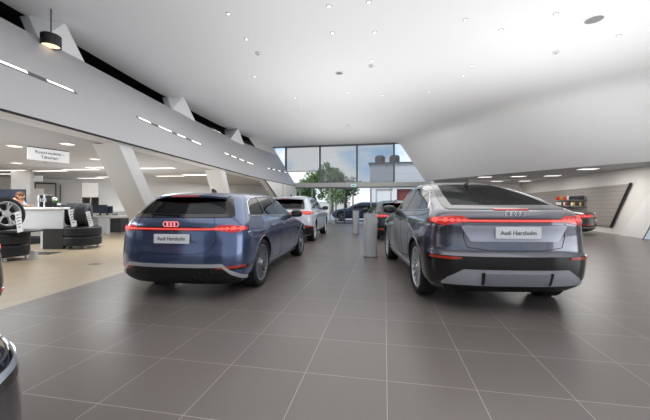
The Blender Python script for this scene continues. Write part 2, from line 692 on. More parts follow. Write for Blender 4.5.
def make_car(S, name, label, loc, rz, paint, group=None, plate=True, cat='car', seats=True, rear_lit=True, rear_border=True):
    sh = Shell(S)
    root = empty(name, loc, rz)
    tag(root, label, cat, group)
    wb, rad, rimr, tw = S['wb'], S['rad'], S['rim'], S.get('tyre_w', .26)
    xo = S['track']                                        # outer face of the wheels
    # ---- body, cut open at the wheel arches and the windows
    vs, fs = sh.body_mesh()
    b = MB()
    b.add(vs, fs)
    body = b.build('body', [paint, M_interior], root)
    cuts = []
    for y in (0., wb):
        for sg in (1, -1):
            c = MB()
            pr = [(.001, 0), (rad + .045, 0), (rad + .045, .75), (.001, .75)]
            c.lathe(pr, 48, c=(sg * .62 if sg > 0 else -.62 - .75, y, rad + .005), axis='x')
            cuts.append(c)
    for win in S['side_windows']:
        c = MB()
        q = resample(win, .12)
        lo = [(y, a + .012) for y, a, h in q]
        hi = [(y, h - .012) for y, a, h in q if h - a > .03]
        lo = [p for p, (y, a, h) in zip(lo, q) if h - a > .03]
        poly = [Vector((-1.4, y, z)) for y, z in lo + hi[::-1]]
        c.prism(poly, (2.8, 0, 0))
        cuts.append(c)
    for key, y0, dy in (('rear_window', S['cabin_mid'] + .5, -6), ('windscreen', S['cabin_mid'] - .5, 6)):
        q = [(x * .9, a, h) for x, a, h in resample(S[key], .1) if h - a > .04]
        poly = [Vector((x, y0, a + .015)) for x, a, h in q] + [Vector((x, y0, h - .015)) for x, a, h in q[::-1]]
        c = MB()
        c.prism(poly, (0, dy, 0))
        cuts.append(c)
    tmp = []
    for c in cuts:
        co = cutter_object(c)
        co.parent = root
        tmp.append(co)
        md = body.modifiers.new('cut', 'BOOLEAN')
        md.operation = 'DIFFERENCE'
        md.object = co
        md.solver = 'EXACT'
        md.material_mode = 'TRANSFER'
    me = baked(body)
    body.modifiers.clear()
    body.data = me
    finish(me, 32)
    for o in tmp:
        bpy.data.objects.remove(o)
    body.name = 'body'
    G = S.get('glass', M_carglass)
    # ---- glass
    def panel(nm, grid, m, off=.004, th=.014, parent=root, flip=False):
        return MB().slab(grid, off, th, flip=flip).build(nm, m, parent)
    wx = S['rear_window']
    left = sorted((h, x) for x, a, h in wx if x < -.35)
    def edge_x(z):
        if z <= left[0][0]:
            return left[0][1]
        for (h0, x0), (h1, x1) in zip(left, left[1:]):
            if z <= h1:
                return x0 + (x1 - x0) * (z - h0) / max(1e-6, h1 - h0)
        return left[-1][1]
    zl, zh = wx[len(wx) // 2][1], wx[len(wx) // 2][2]
    for sg in (1, -1):
        g = []
        for i in range(13):
            z = zl + (zh - zl) * i / 12
            xe = edge_x(z)
            g.append([Vector((sg * -xx, sh.rear(xx, z), z)) for xx in (xe, xe * .95, xe * .86)])
        MB().slab(g, .006, .014, flip=sg < 0).build('window_border', M_gloss, root)
    if rear_border:
        MB().slab(sh.g_end([(xe_, zl - .01, zl + .035) for xe_ in (-wx_lim(wx), 0, wx_lim(wx))], rows=2), .007, .014).build('window_border', M_gloss, root)
    rw = panel('rear_window', sh.g_end(S['rear_window'], step=.06), S.get('rear_glass', G), .004, .012)
    panel('windscreen', sh.g_end(S['windscreen'], True, step=.06), G, .004, .012, flip=True)
    for sg in (1, -1):
        for win in S['side_windows']:
            panel('side_window', sh.g_side(win, sg), G, .003, .01, flip=sg < 0)
        for a, b_ in zip(S['side_windows'], S['side_windows'][1:]):
            y0, l0, h0 = a[-1]
            y1, l1, h1 = b_[0]
            panel('window_pillar', sh.g_side([(y0 - .012, l0, h0), (y1 + .012, l1, h1)], sg, step=.03), M_gloss, .008, .014, flip=sg < 0)
        o = S['side_windows']
        low = [(w[0], w[1]) for q in o for w in q]
        high = [(w[0], w[2]) for q in o for w in q]
        MB().tube(sh.line_side(low + high[::-1], sg, True, .002), S.get('trim_r', .011), 6, closed=True).build('window_trim', S.get('trim', M_chrome), root)
        # door shut lines, handles, sill
        for ln in S['door_lines']:
            MB().tube(sh.line_side(ln, sg, False, -.002), .005, 5).build('door_shut_line', M_black, root)
        for y, z in S['handles']:
            h = MB()
            h.blob((sg * (sh.side(y, z) + .012), y, z), (.035, .22, .032), 12, 6, 3)
            h.build('door_handle', paint, root)
        panel('sill_trim', sh.g_side(S['sill'], sg), S.get('sill_mat', M_black), .012, .03, flip=sg < 0)
        for y in (0., wb):                                  # arch lips
            arc = []
            for i in range(25):
                an = R(-8) + R(196) * i / 24
                yy, zz = y + (rad + .047) * math.cos(an), rad + .005 + (rad + .047) * math.sin(an)
                if zz > sh.z0 + .02:
                    arc.append((yy, zz))
            MB().tube(sh.line_side(arc, sg, False, -.004), S.get('lip', .01), 6).build('wheel_arch', S.get('lip_mat', paint), root)
        # mirrors
        my, mz = S['mirror']
        mx = sg * (sh.side(my, mz) + .13)
        mb = MB()
        mb.blob((mx, my, mz + .05), (.25, .15, .165), 18, 10, 2.8)
        mb.box((mx - sg * .12, my + .03, mz - .005), (.14, .06, .03))
        mo = mb.build('wing_mirror', S.get('mirror_mat', M_gloss), root)
        g = MB()
        g.blob((mx, my - .072, mz + .05), (.19, .012, .115), 14, 8, 3)
        g.build('mirror_glass', M_gloss, mo)
    # ---- wheels
    for y in (0., wb):
        for sg in (1, -1):
            ty, rm = wheel_meshes(rad, rimr, tw, S['rim_style'], S['rim_key'])
            w = bpy.data.objects.new('wheel', rm)
            COL.objects.link(w)
            w.parent = root
            w.location = (sg * (xo - tw / 2), y, rad)
            w.rotation_euler = (0, 0, 0 if sg > 0 else PI)
            t = bpy.data.objects.new('tyre', ty)
            COL.objects.link(t)
            t.parent = w
            hc = MB().lathe([(.001, .012), (.03, .012), (.034, 0), (.03, -.01)], 20, c=(tw * .37, 0, 0), axis='x').build('hub_cap', M_alloy, w)
    # ---- rear end
    z = S['bar'][0]
    hb = S['bar'][1]
    ar = S['lamp_a']
    panel('lamp_panel', sh.g_wrap([(-ar, z - hb, z + hb), (-.5, z - hb * .8, z + hb * .8), (.5, z - hb * .8, z + hb * .8), (ar, z - hb, z + hb)]), M_gloss, .006, .02)
    lb = panel('light_bar', sh.g_wrap([(-.62, z - hb * .55, z + hb * .5), (.62, z - hb * .55, z + hb * .5)]), M_red, .011, .02)
    panel('light_line', sh.g_wrap([(-.62, z - hb * .18, z + hb * .2), (.62, z - hb * .18, z + hb * .2)], rows=1), M_redglow, .014, .006, parent=lb)
    for sg in (1, -1):
        a0, a1 = S['lamp_in'], ar - .02
        lz = S.get('lamp_h', .055)
        cols = [(a0, z - hb * .5, z + hb * .5), (a0 + .1, z - hb * .8, z + lz), (a1 - .12, z - lz * 1.1, z + lz), (a1, z - lz * .3, z + lz * .4)]
        cols = [(sg * a, l, h) for a, l, h in cols]
        tl = panel('tail_light', sh.g_wrap(cols, step=.02), M_red, .012, .02, flip=sg < 0)
        el = MB()
        nst = 5
        for i in range(nst):
            a = a0 + .04 + (a1 - .1 - a0) * i / (nst - 1)
            hh = lz * (.35 + .35 * i / nst)
            q = [(sg * (a - .006), z - hh * .8, z + hh * .8), (sg * (a + .034), z - hh * .8 + .01, z + hh * .8 + .004)]
            el.slab(sh.g_wrap(q, rows=2, step=.02), .015, .006, flip=sg < 0)
        el.slab(sh.g_wrap([(sg * a0, z - .008, z + .008), (sg * (a1 - .04), z - .008, z + .008)], rows=1, step=.02), .016, .006, flip=sg < 0)
        el.build('lamp_element', M_redglow, tl)
        rz_, rh, ra0, ra1 = S['reflector']
        panel('reflector', sh.g_wrap([(sg * ra0, rz_ - rh * .5, rz_ + rh), (sg * (ra0 + .08), rz_ - rh, rz_ + rh), (sg * ra1, rz_ - rh * .6, rz_ + rh)]), M_redlens, .013, .02, flip=sg < 0)
    # tailgate seam
    MB().tube(sh.line_wrap(S['tailgate_line'], out=0), .004, 5).build('tailgate_shut_line', M_black, root)
    # lower bumper pieces: (name, cols in wrap units, material, off)
    for nm, cols, m, off in S['rear_pieces']:
        panel(nm, sh.g_wrap(cols), {'paint': paint}.get(m, m), off, off + .02)
    if 'exhaust' in S:
        for x, zz in S['exhaust']:
            MB().torus((x, sh.rear(x, zz) - .012, zz), .045, .006, 'y', 20, 6).build('vent_ring', M_black, root)
    # emblem: four interlocking rings
    ez, er = S['emblem']
    em = MB()
    for i in range(4):
        x = S.get('emblem_x', 0) + (i - 1.5) * er * 1.5
        em.torus((x, sh.rear(x, ez) - .008, ez), er, er * .16, 'y', 28, 6)
    # lean the rings with the panel
    em.build('emblem_rings', M_ringglow if S.get('emblem_lit') else M_chrome, root)
    if plate:
        pz, ph, px_ = S['plate']
        y0, y1 = sh.rear(0, pz - ph / 2), sh.rear(0, pz + ph / 2)
        tilt = math.atan2(y1 - y0, ph)
        py = min(sh.rear(.25, pz), min(y0, y1)) - .012
        if S.get('recess'):
            panel('plate_recess', sh.g_end(S['recess']), S.get('recess_mat', M_black), .005, .02)
        pl = MB().box((0, 0, 0), (.515, .012, ph)).build('license_plate', M_plate, root, bevel=.003)
        pl.location = (px_, py, pz)
        pl.rotation_euler = (-tilt * .6, 0, 0)
        text_obj('plate_lettering', 'Audi Hørsholm', .07, M_plate_ink, pl, (0, -.0075, 0), (PI / 2, 0, 0), .93)
    # wiper, fin, spoiler
    if S.get('wiper'):
        (x0, z0), (x1, z1) = S['wiper']
        w = MB()
        w.tube([(x0 + (x1 - x0) * i / 6, sh.rear(x0 + (x1 - x0) * i / 6, z0 + (z1 - z0) * i / 6) - .02, z0 + (z1 - z0) * i / 6) for i in range(7)], [.016, .014, .011, .009, .009, .008, .006], 6)
        w.build('rear_wiper', M_black, root)
    fy, fz = S['fin']
    MB().prism([(-.02, fy - .1, fz - .02), (-.02, fy + .1, fz - .02), (-.02, fy - .02, fz + .045), (-.02, fy - .085, fz + .06)], (.04, 0, 0)).build('roof_fin', M_gloss, root, bevel=.012)
    if 'spoiler' in S:
        g = []
        sp = S['spoiler']
        for i in range(17):
            x = -sp['w'] + 2 * sp['w'] * i / 16
            q = abs(x) / sp['w']
            yb = sp['y'] + sp['bow'] * q ** 3
            zz = sp['z'] - sp['drop'] * q ** 2.5
            g.append([Vector((x, yb, zz)), Vector((x, yb + sp['len'] * .5, zz + sp['rise'] * .65)), Vector((x, yb + sp['len'], zz + sp['rise']))])
        so = MB().slab(g, .0, sp.get('th', .03)).build('roof_spoiler', paint, root)
        bl = MB().box((0, sp['y'] - .004, sp['z'] - .014), (sp['brake'], .012, .014))
        bl.build('brake_light', M_red, so)
    elif 'brake' in S:
        x1, bz = S['brake']
        panel('brake_light', sh.g_end([(-x1, bz - .005, bz + .005), (x1, bz - .005, bz + .005)], rows=1), M_red, .012, .02)
    # ---- front end
    fz_, fh = S['head']
    for sg in (1, -1):
        cols = [(sg * .42, fz_ - fh * .5, fz_ + fh * .6), (sg * .6, fz_ - fh, fz_ + fh), (sg * .95, fz_ - fh * .6, fz_ + fh), (sg * 1.12, fz_ + fh * .2, fz_ + fh * .9)]
        hl = panel('headlight', sh.g_wrap(cols, True), M_gloss, .006, .02, flip=sg > 0)
        cols = [(sg * .46, fz_ - fh * .1, fz_ + fh * .2), (sg * .95, fz_ + fh * .1, fz_ + fh * .6)]
        MB().slab(sh.g_wrap(cols, True), .01, .01, flip=sg > 0).build('headlight_lens', M_lens_clear, hl)
    gz0, gz1 = S['grille']
    panel('front_grille', sh.g_wrap([(-.4, gz0 + .06, gz1 - .04), (-.3, gz0, gz1), (.3, gz0, gz1), (.4, gz0 + .06, gz1 - .04)], True), M_gloss, .006, .02, flip=True)
    # ---- seats seen through the glass
    if seats:
        zb = S['belt']
        for y, xs in ((S['cabin_mid'] - .55, (-.42, 0, .42)), (S['cabin_mid'] + .35, (-.38, .38))):
            for x in xs:
                hr = MB().blob((x, y, zb + .11), (.27, .13, .19), 14, 8, 3)
                hr.box((x, y, zb + .01), (.1, .03, .12))
                hr.build('headrest', M_seat, root)
    return root, sh

def car_paint(name, c, metal=.6, rough=.32):
    m = mat(name, c, rough, metal, 1.0, var=.04, scale=400)
    return m

AVANT = dict(
    wb=2.95, rad=.372, rim=.285, track=.95, rim_style='ten', rim_key='dark', flare=.02,
    yr=[(.2, -.80), (.29, -.92), (.40, -.965), (.55, -.975), (.75, -.955), (.9, -.945), (1.0, -.935), (1.08, -.905), (1.13, -.86), (1.25, -.74), (1.36, -.61), (1.42, -.53), (1.45, -.46), (1.48, -.15), (1.50, .25), (1.515, .7), (1.52, .95)],
    yf=[(.2, 3.6), (.3, 3.82), (.5, 3.9), (.65, 3.86), (.75, 3.75), (.82, 3.55), (.9, 3.2), (.97, 2.8), (1.03, 2.5), (1.2, 2.12), (1.35, 1.78), (1.45, 1.52), (1.49, 1.38), (1.51, 1.28), (1.52, 1.15)],
    hw=[(.2, .84), (.29, .9), (.4, .93), (.6, .955), (.78, .955), (.88, .945), (.98, .925), (1.05, .9), (1.1, .875), (1.2, .825), (1.32, .765), (1.4, .715), (1.45, .655), (1.48, .57), (1.50, .47), (1.515, .3), (1.52, .15)],
    rr=[(.2, .35), (.5, .42), (1.0, .45), (1.15, .5), (1.4, .5), (1.52, .4)], rf=[(.2, .7), (.7, .8), (.9, .6), (1.05, .5), (1.52, .4)],
    side_windows=[[(-.36, 1.135, 1.15), (-.22, 1.125, 1.33), (-.05, 1.12, 1.385), (.3, 1.11, 1.415)], [(.36, 1.11, 1.418), (1.02, 1.085, 1.43)], [(1.1, 1.083, 1.43), (1.4, 1.075, 1.42), (1.75, 1.065, 1.33), (2.05, 1.06, 1.2), (2.25, 1.055, 1.075)]],
    rear_window=[(-.76, 1.125, 1.15), (-.7, 1.125, 1.27), (-.61, 1.125, 1.405), (-.4, 1.125, 1.425), (.4, 1.125, 1.425), (.61, 1.125, 1.405), (.7, 1.125, 1.27), (.76, 1.125, 1.15)],
    windscreen=[(-.72, 1.07, 1.09), (-.66, 1.07, 1.25), (-.56, 1.07, 1.41), (.56, 1.07, 1.41), (.66, 1.07, 1.25), (.72, 1.07, 1.09)],
    cabin_mid=.95, belt=1.12, rear_glass=M_carglass_dark,
    door_lines=[[(.36, 1.1), (.36, .9), (.5, .72), (.52, .4)], [(1.06, 1.08), (1.06, .32)], [(2.2, 1.04), (2.28, .8), (2.26, .34)], [(.5, .36), (2.26, .33)]],
    handles=[(.56, .93), (1.3, .91)], sill=[(.45, .21, .27), (2.5, .21, .26)], mirror=(2.0, 1.04),
    bar=(.965, .034), lamp_a=.98, lamp_in=.6, lamp_h=.05, reflector=(.45, .018, .64, .95),
    tailgate_line=[(-.62, 1.12), (-.63, .8), (-.52, .66), (-.3, .63), (.3, .63), (.52, .66), (.63, .8), (.62, 1.12)],
    rear_pieces=[
        ('diffuser', [(-.93, .205, .31), (-.74, .205, .455), (.74, .205, .455), (.93, .205, .31)], M_black, .008),
        ('bumper_trim', [(-1.0, .25, .29), (-.92, .29, .34), (-.72, .455, .5), (.72, .455, .5), (.92, .29, .34), (1.0, .25, .29)], M_alloy, .014),
        ('corner_vent', [(.58, .4, .43), (.66, .39, .455), (1.0, .42, .465), (1.18, .45, .47)], M_gloss, .008),
        ('corner_vent', [(-1.18, .45, .47), (-1.0, .42, .465), (-.66, .39, .455), (-.58, .4, .43)], M_gloss, .008)],
    exhaust=[(-.52, .36), (-.36, .36), (.36, .36), (.52, .36)],
    emblem=(1.03, .034), emblem_x=-.03, emblem_lit=True, plate=(.835, .125, 0.), wiper=((.05, 1.15), (-.42, 1.17)), fin=(.25, 1.505),
    spoiler=dict(w=.58, y=-.64, bow=.12, z=1.43, drop=.03, len=.34, rise=.05, brake=.42, th=.03),
    head=(.68, .06), grille=(.36, .68))

SPORTBACK = dict(
    wb=2.9, rad=.385, rim=.295, track=.965, rim_style='turbine', rim_key='silver', flare=.03,
    yr=[(.24, -.74), (.34, -.88), (.5, -.93), (.68, -.945), (.74, -.905), (.95, -.89), (1.06, -.90), (1.16, -.885), (1.215, -.84), (1.25, -.74), (1.30, -.56), (1.40, -.22), (1.51, .2), (1.60, .58), (1.66, .95), (1.695, 1.3), (1.705, 1.5)],
    yf=[(.24, 3.5), (.35, 3.74), (.55, 3.82), (.75, 3.8), (.9, 3.65), (.98, 3.4), (1.05, 2.98), (1.12, 2.5), (1.3, 2.22), (1.47, 1.98), (1.59, 1.83), (1.66, 1.72), (1.69, 1.64), (1.705, 1.58)],
    hw=[(.24, .88), (.35, .93), (.5, .955), (.7, .965), (.85, .965), (.98, .955), (1.08, .935), (1.16, .895), (1.22, .86), (1.3, .815), (1.45, .74), (1.57, .66), (1.64, .57), (1.685, .42), (1.705, .22)],
    rr=[(.24, .35), (.6, .42), (1.1, .42), (1.2, .42), (1.3, .42), (1.5, .4), (1.66, .3)], rf=[(.24, .6), (.8, .7), (1.0, .6), (1.15, .5), (1.66, .3)],
    side_windows=[[(-.3, 1.235, 1.25), (-.15, 1.225, 1.34), (.1, 1.215, 1.43), (.26, 1.21, 1.48)], [(.32, 1.21, 1.495), (.7, 1.2, 1.56), (1.05, 1.19, 1.58)], [(1.13, 1.19, 1.58), (1.5, 1.17, 1.56), (1.85, 1.16, 1.42), (2.1, 1.155, 1.3), (2.3, 1.15, 1.17)]],
    rear_window=[(-.72, 1.262, 1.28), (-.66, 1.255, 1.42), (-.52, 1.25, 1.6), (-.3, 1.25, 1.63), (.3, 1.25, 1.63), (.52, 1.25, 1.6), (.66, 1.255, 1.42), (.72, 1.262, 1.28)],
    windscreen=[(-.74, 1.17, 1.19), (-.68, 1.17, 1.35), (-.54, 1.17, 1.55), (.54, 1.17, 1.55), (.68, 1.17, 1.35), (.74, 1.17, 1.19)],
    cabin_mid=1.15, belt=1.23, rear_glass=M_carglass_rear,
    door_lines=[[(.3, 1.2), (.3, 1.0), (.48, .8), (.5, .45)], [(1.09, 1.18), (1.09, .36)], [(2.25, 1.14), (2.32, .9), (2.3, .38)], [(.48, .4), (2.3, .38)]],
    handles=[(.55, 1.04), (1.32, 1.02)], sill=[(.42, .26, .36), (2.5, .26, .36)], sill_mat=M_silver, mirror=(2.02, 1.14),
    bar=(1.105, .034), lamp_a=.97, lamp_in=.56, lamp_h=.055, reflector=(.665, .016, .64, .93),
    tailgate_line=[(-.62, 1.08), (-.6, .9), (-.56, .79), (-.3, .755), (.3, .755), (.56, .79), (.6, .9), (.62, 1.08)],
    rear_pieces=[
        ('bumper_band', [(-1.12, .36, .70), (-.8, .30, .69), (.8, .30, .69), (1.12, .36, .70)], M_gloss, .006),  # gloss band; its lower corners also stand in for dark reflections in the paint
        ('diffuser', [(-.86, .345, .37), (-.8, .345, .43), (-.62, .345, .535), (.62, .345, .535), (.8, .345, .43), (.86, .345, .37)], M_silver, .016),
        ('diffuser_panel', [(-.38, .365, .5), (.38, .365, .5)], mat('grey_panel', rgb(150, 152, 160), .35, .35), .03),
        ('diffuser_notch', [(-.42, .36, .505), (-.385, .36, .505)], M_gloss, .026),
        ('diffuser_notch', [(.385, .36, .505), (.42, .36, .505)], M_gloss, .026),
        ('underbody', [(-.85, .24, .34), (.85, .24, .34)], M_black, .006)],
    emblem=(1.185, .034), recess_mat=mat('recess_sheen', rgb(186, 188, 200), .35, .5), plate=(.965, .135, .02), fin=(.62, 1.60), brake=(.2, 1.235),  # recess colour lightened to carry the reflection on the grey lid
    recess=[(-.6, 1.02, 1.045), (-.5, .86, 1.05), (.5, .86, 1.05), (.6, 1.02, 1.045)],
    head=(.86, .06), grille=(.5, .85))

SUV = dict(
    wb=2.76, rad=.37, rim=.28, track=.92, rim_style='five', rim_key='silver', flare=.025,
    yr=[(.24, -.68), (.4, -.81), (.6, -.85), (.9, -.83), (1.03, -.81), (1.1, -.75), (1.3, -.58), (1.45, -.43), (1.52, -.33), (1.56, 0), (1.59, .4), (1.61, .8), (1.615, .95)],
    yf=[(.24, 3.4), (.4, 3.56), (.7, 3.58), (.88, 3.52), (.98, 3.38), (1.05, 3.0), (1.1, 2.6), (1.14, 2.4), (1.3, 2.1), (1.45, 1.82), (1.54, 1.6), (1.59, 1.4), (1.61, 1.25), (1.615, 1.1)],
    hw=[(.24, .84), (.4, .91), (.6, .93), (.85, .93), (.98, .91), (1.06, .88), (1.12, .85), (1.25, .79), (1.4, .72), (1.5, .64), (1.56, .52), (1.6, .34), (1.615, .15)],
    rr=[(.24, .35), (1.0, .42), (1.4, .45), (1.615, .4)], rf=[(.24, .6), (.8, .7), (1.1, .5), (1.615, .4)],
    side_windows=[[(-.3, 1.15, 1.17), (-.15, 1.14, 1.36), (.3, 1.13, 1.45)], [(.36, 1.13, 1.455), (.95, 1.11, 1.48)], [(1.03, 1.11, 1.48), (1.4, 1.1, 1.465), (1.8, 1.09, 1.32), (2.2, 1.09, 1.11)]],
    rear_window=[(-.66, 1.12, 1.15), (-.62, 1.12, 1.3), (-.54, 1.12, 1.46), (.54, 1.12, 1.46), (.62, 1.12, 1.3), (.66, 1.12, 1.15)],
    windscreen=[(-.7, 1.18, 1.2), (-.62, 1.18, 1.36), (-.52, 1.18, 1.5), (.52, 1.18, 1.5), (.62, 1.18, 1.36), (.7, 1.18, 1.2)],
    cabin_mid=.95, belt=1.14, rear_glass=M_carglass_dark,
    door_lines=[[(.36, 1.1), (.36, .95), (.5, .75), (.5, .4)], [(1.0, 1.1), (1.0, .36)], [(2.15, 1.08), (2.2, .8), (2.2, .36)]],
    handles=[(.55, .98), (1.25, .96)], sill=[(.42, .25, .34), (2.35, .25, .34)], mirror=(1.95, 1.08),
    bar=(1.0, .035), lamp_a=1.0, lamp_in=.55, lamp_h=.055, reflector=(.55, .025, .64, .96),
    tailgate_line=[(-.62, 1.08), (-.62, .8), (-.5, .68), (.5, .68), (.62, .8), (.62, 1.08)],
    rear_pieces=[('lower_bumper', [(-1.06, .26, .5), (-.8, .27, .6), (.8, .27, .6), (1.06, .26, .5)], M_black, .008), ('bumper_trim', [(-.6, .33, .4), (.6, .33, .4)], M_silver, .02)],
    emblem=(.93, .034), plate=(.79, .11, 0.), wiper=((0, 1.15), (-.3, 1.16)), fin=(.2, 1.585),
    spoiler=dict(w=.6, y=-.6, bow=.1, z=1.49, drop=.03, len=.34, rise=.06, brake=.3, th=.03),
    head=(.8, .06), grille=(.45, .8))

HATCH = dict(
    wb=2.64, rad=.33, rim=.25, track=.885, rim_style='five', rim_key='dark', flare=.02,
    yr=[(.18, -.62), (.3, -.74), (.5, -.79), (.75, -.77), (.9, -.75), (1.0, -.71), (1.1, -.6), (1.25, -.46), (1.34, -.36), (1.385, -.1), (1.41, .3), (1.43, .65), (1.437, .85)],
    yf=[(.18, 3.2), (.3, 3.4), (.5, 3.46), (.66, 3.42), (.78, 3.25), (.86, 2.95), (.93, 2.55), (1.0, 2.2), (1.15, 1.9), (1.3, 1.55), (1.38, 1.33), (1.42, 1.15), (1.437, 1.0)],
    hw=[(.18, .8), (.3, .86), (.5, .895), (.75, .895), (.87, .88), (.95, .85), (1.02, .82), (1.15, .76), (1.28, .68), (1.35, .61), (1.39, .52), (1.42, .38), (1.437, .15)],
    rr=[(.18, .32), (.9, .38), (1.2, .42), (1.437, .35)], rf=[(.18, .6), (.7, .7), (.95, .5), (1.437, .35)],
    side_windows=[[(-.1, 1.03, 1.05), (.05, 1.025, 1.24), (.85, 1.0, 1.33)], [(.93, 1.0, 1.335), (1.25, .99, 1.31), (1.6, .985, 1.2), (2.0, .98, .995)]],
    rear_window=[(-.6, 1.02, 1.05), (-.56, 1.02, 1.2), (-.48, 1.02, 1.31), (.48, 1.02, 1.31), (.56, 1.02, 1.2), (.6, 1.02, 1.05)],
    windscreen=[(-.64, 1.03, 1.05), (-.58, 1.03, 1.18), (-.48, 1.03, 1.33), (.48, 1.03, 1.33), (.58, 1.03, 1.18), (.64, 1.03, 1.05)],
    cabin_mid=.8, belt=1.03, rear_glass=M_carglass_dark,
    door_lines=[[(.1, 1.0), (.3, .7), (.45, .35)], [(.9, .98), (.9, .3)], [(1.95, .95), (2.0, .7), (1.98, .32)]],
    handles=[(.45, .87), (1.15, .86)], sill=[(.4, .19, .27), (2.2, .19, .27)], mirror=(1.75, .99), trim=M_black,
    bar=(.875, .035), lamp_a=1.0, lamp_in=.45, lamp_h=.05, reflector=(.42, .022, .6, .96),
    tailgate_line=[(-.6, 1.0), (-.6, .7), (-.5, .6), (.5, .6), (.6, .7), (.6, 1.0)],
    rear_pieces=[('lower_bumper', [(-1.0, .2, .38), (-.8, .2, .46), (.8, .2, .46), (1.0, .2, .38)], M_black, .008)],
    emblem=(.955, .032), plate=(.72, .11, 0.), fin=(.1, 1.405),
    spoiler=dict(w=.56, y=-.52, bow=.1, z=1.34, drop=.03, len=.3, rise=.035, brake=.3, th=.028),
    head=(.66, .06), grille=(.32, .64))

GT = dict(
    wb=2.9, rad=.36, rim=.275, track=.955, rim_style='five', rim_key='dark', flare=.045,
    yr=[(.17, -.78), (.28, -.9), (.5, -.95), (.72, -.94), (.86, -.935), (.93, -.9), (.97, -.78), (1.02, -.55), (1.12, -.15), (1.22, .25), (1.31, .65), (1.37, 1.05), (1.4, 1.35), (1.41, 1.5)],
    yf=[(.17, 3.6), (.3, 3.85), (.5, 3.92), (.64, 3.86), (.74, 3.6), (.82, 3.2), (.89, 2.85), (.96, 2.55), (1.1, 2.3), (1.25, 2.02), (1.34, 1.84), (1.39, 1.7), (1.41, 1.58)],
    hw=[(.17, .86), (.28, .93), (.5, .955), (.72, .96), (.82, .945), (.9, .91), (.97, .86), (1.05, .8), (1.2, .72), (1.3, .63), (1.37, .5), (1.4, .36), (1.41, .2)],
    rr=[(.17, .35), (.85, .42), (1.0, .6), (1.2, .8), (1.41, .3)], rf=[(.17, .7), (.7, .9), (.95, .5), (1.41, .3)],
    side_windows=[[(.05, 1.02, 1.035), (.3, 1.01, 1.17), (.95, .99, 1.29)], [(1.03, .985, 1.3), (1.5, .97, 1.29), (1.9, .965, 1.16), (2.25, .96, .975)]],
    rear_window=[(-.62, 1.0, 1.02), (-.55, 1.0, 1.15), (-.42, 1.0, 1.33), (.42, 1.0, 1.33), (.55, 1.0, 1.15), (.62, 1.0, 1.02)],
    windscreen=[(-.66, 1.0, 1.02), (-.6, 1.0, 1.15), (-.48, 1.0, 1.31), (.48, 1.0, 1.31), (.6, 1.0, 1.15), (.66, 1.0, 1.02)],
    cabin_mid=1.2, belt=1.0, rear_glass=M_carglass_dark,
    door_lines=[[(.3, .98), (.35, .7), (.5, .35)], [(1.0, .97), (1.0, .3)], [(2.15, .94), (2.2, .7), (2.2, .32)]],
    handles=[(.6, .84), (1.3, .83)], sill=[(.42, .18, .26), (2.5, .18, .26)], mirror=(1.95, .98), trim=M_black,
    bar=(.8, .035), lamp_a=1.08, lamp_in=.5, lamp_h=.07, reflector=(.45, .022, .62, .96),
    tailgate_line=[(-.6, .93), (-.6, .7), (-.5, .62), (.5, .62), (.6, .7), (.6, .93)],
    rear_pieces=[('diffuser', [(-1.0, .19, .32), (-.75, .19, .42), (.75, .19, .42), (1.0, .19, .32)], M_black, .008), ('bumper_trim', [(-.95, .33, .36), (.95, .33, .36)], M_chrome, .016)],
    emblem=(.9, .032), plate=(.6, .11, 0.), fin=(.9, 1.345), brake=(.2, .975),
    head=(.62, .06), grille=(.3, .6))

CAR_BLUE = car_paint('blue_paint', rgb(82, 97, 132), .6, .22)
CAR_GREY = car_paint('grey_paint', rgb(96, 96, 106), .75, .2)
CAR_WHITE = car_paint('pale_silver_paint', rgb(206, 212, 222), .2, .3)
CAR_DARK = car_paint('black_paint', rgb(30, 31, 35), .4, .3)
CAR_NAVY = car_paint('navy_paint', rgb(40, 52, 84), .5, .3)

exec_cars = True
make_car(AVANT, 'estate_car', 'blue estate car with lit red rings and light bar, grille facing away', (-2.86, 4.74, 0), R(2.8), CAR_BLUE)
make_car(SPORTBACK, 'coupe_suv', 'grey coupe SUV with sloping roof, silver diffuser and full-width red light bar', (1.39, 4.92, 0), R(7.6), CAR_GREY)
make_car(SUV, 'suv_car', 'pale silver white SUV parked ahead of the blue estate', (-3.3, 10.76, 0), R(2.8), CAR_WHITE)
make_car(HATCH, 'hatchback', 'black hatchback parked ahead of the grey coupe SUV, beside the grey posts', (.42, 11.9, 0), R(9), CAR_DARK)
make_car(GT, 'sports_saloon', 'low black sports saloon parked by the slatted wall, tail lamps towards the room', (7.8, 15.4, 0), R(52), CAR_DARK)
make_car(dict(SPORTBACK, head=(.755, .045)), 'parked_car', 'black car in the lower corner showing only its front wing and headlight', (-1.985, -2.75, 0), R(1), car_paint('midnight_paint', rgb(20, 22, 32), 0., .25), plate=False)
make_car(HATCH, 'parked_car', 'black car with only the tip of its red-lit rear bumper showing at the edge', (-4.57, 1.8, 0), R(85), CAR_DARK, plate=False)
make_car(HATCH, 'street_car', 'dark blue car parked sideways outside the glass entrance door', (-.6, 24.6, 0), R(92), CAR_NAVY, plate=False)
make_car(SUV, 'street_car', 'white car parked outside behind the black hatchback', (5.6, 25.5, 0), R(92), CAR_WHITE, plate=False)

# ------------------------------------------------------------------ the building
H = 5.14            # main ceiling
HL = 2.5            # low ceilings
YF = 20.4           # glass facade
YB = -7.0           # rear of the hall
def catmull(pts, n=10):
    out = []
    P = [pts[0]] + list(pts) + [pts[-1]]
    for i in range(1, len(P) - 2):
        a, b, c, d = P[i - 1], P[i], P[i + 1], P[i + 2]
        for k in range(n):
            t = k / n
            out.append(tuple(.5 * (2 * b[j] + (c[j] - a[j]) * t + (2 * a[j] - 5 * b[j] + 4 * c[j] - d[j]) * t * t + (3 * b[j] - a[j] - 3 * c[j] + d[j]) * t ** 3) for j in range(len(b))))
    out.append(tuple(pts[-1]))
    return out

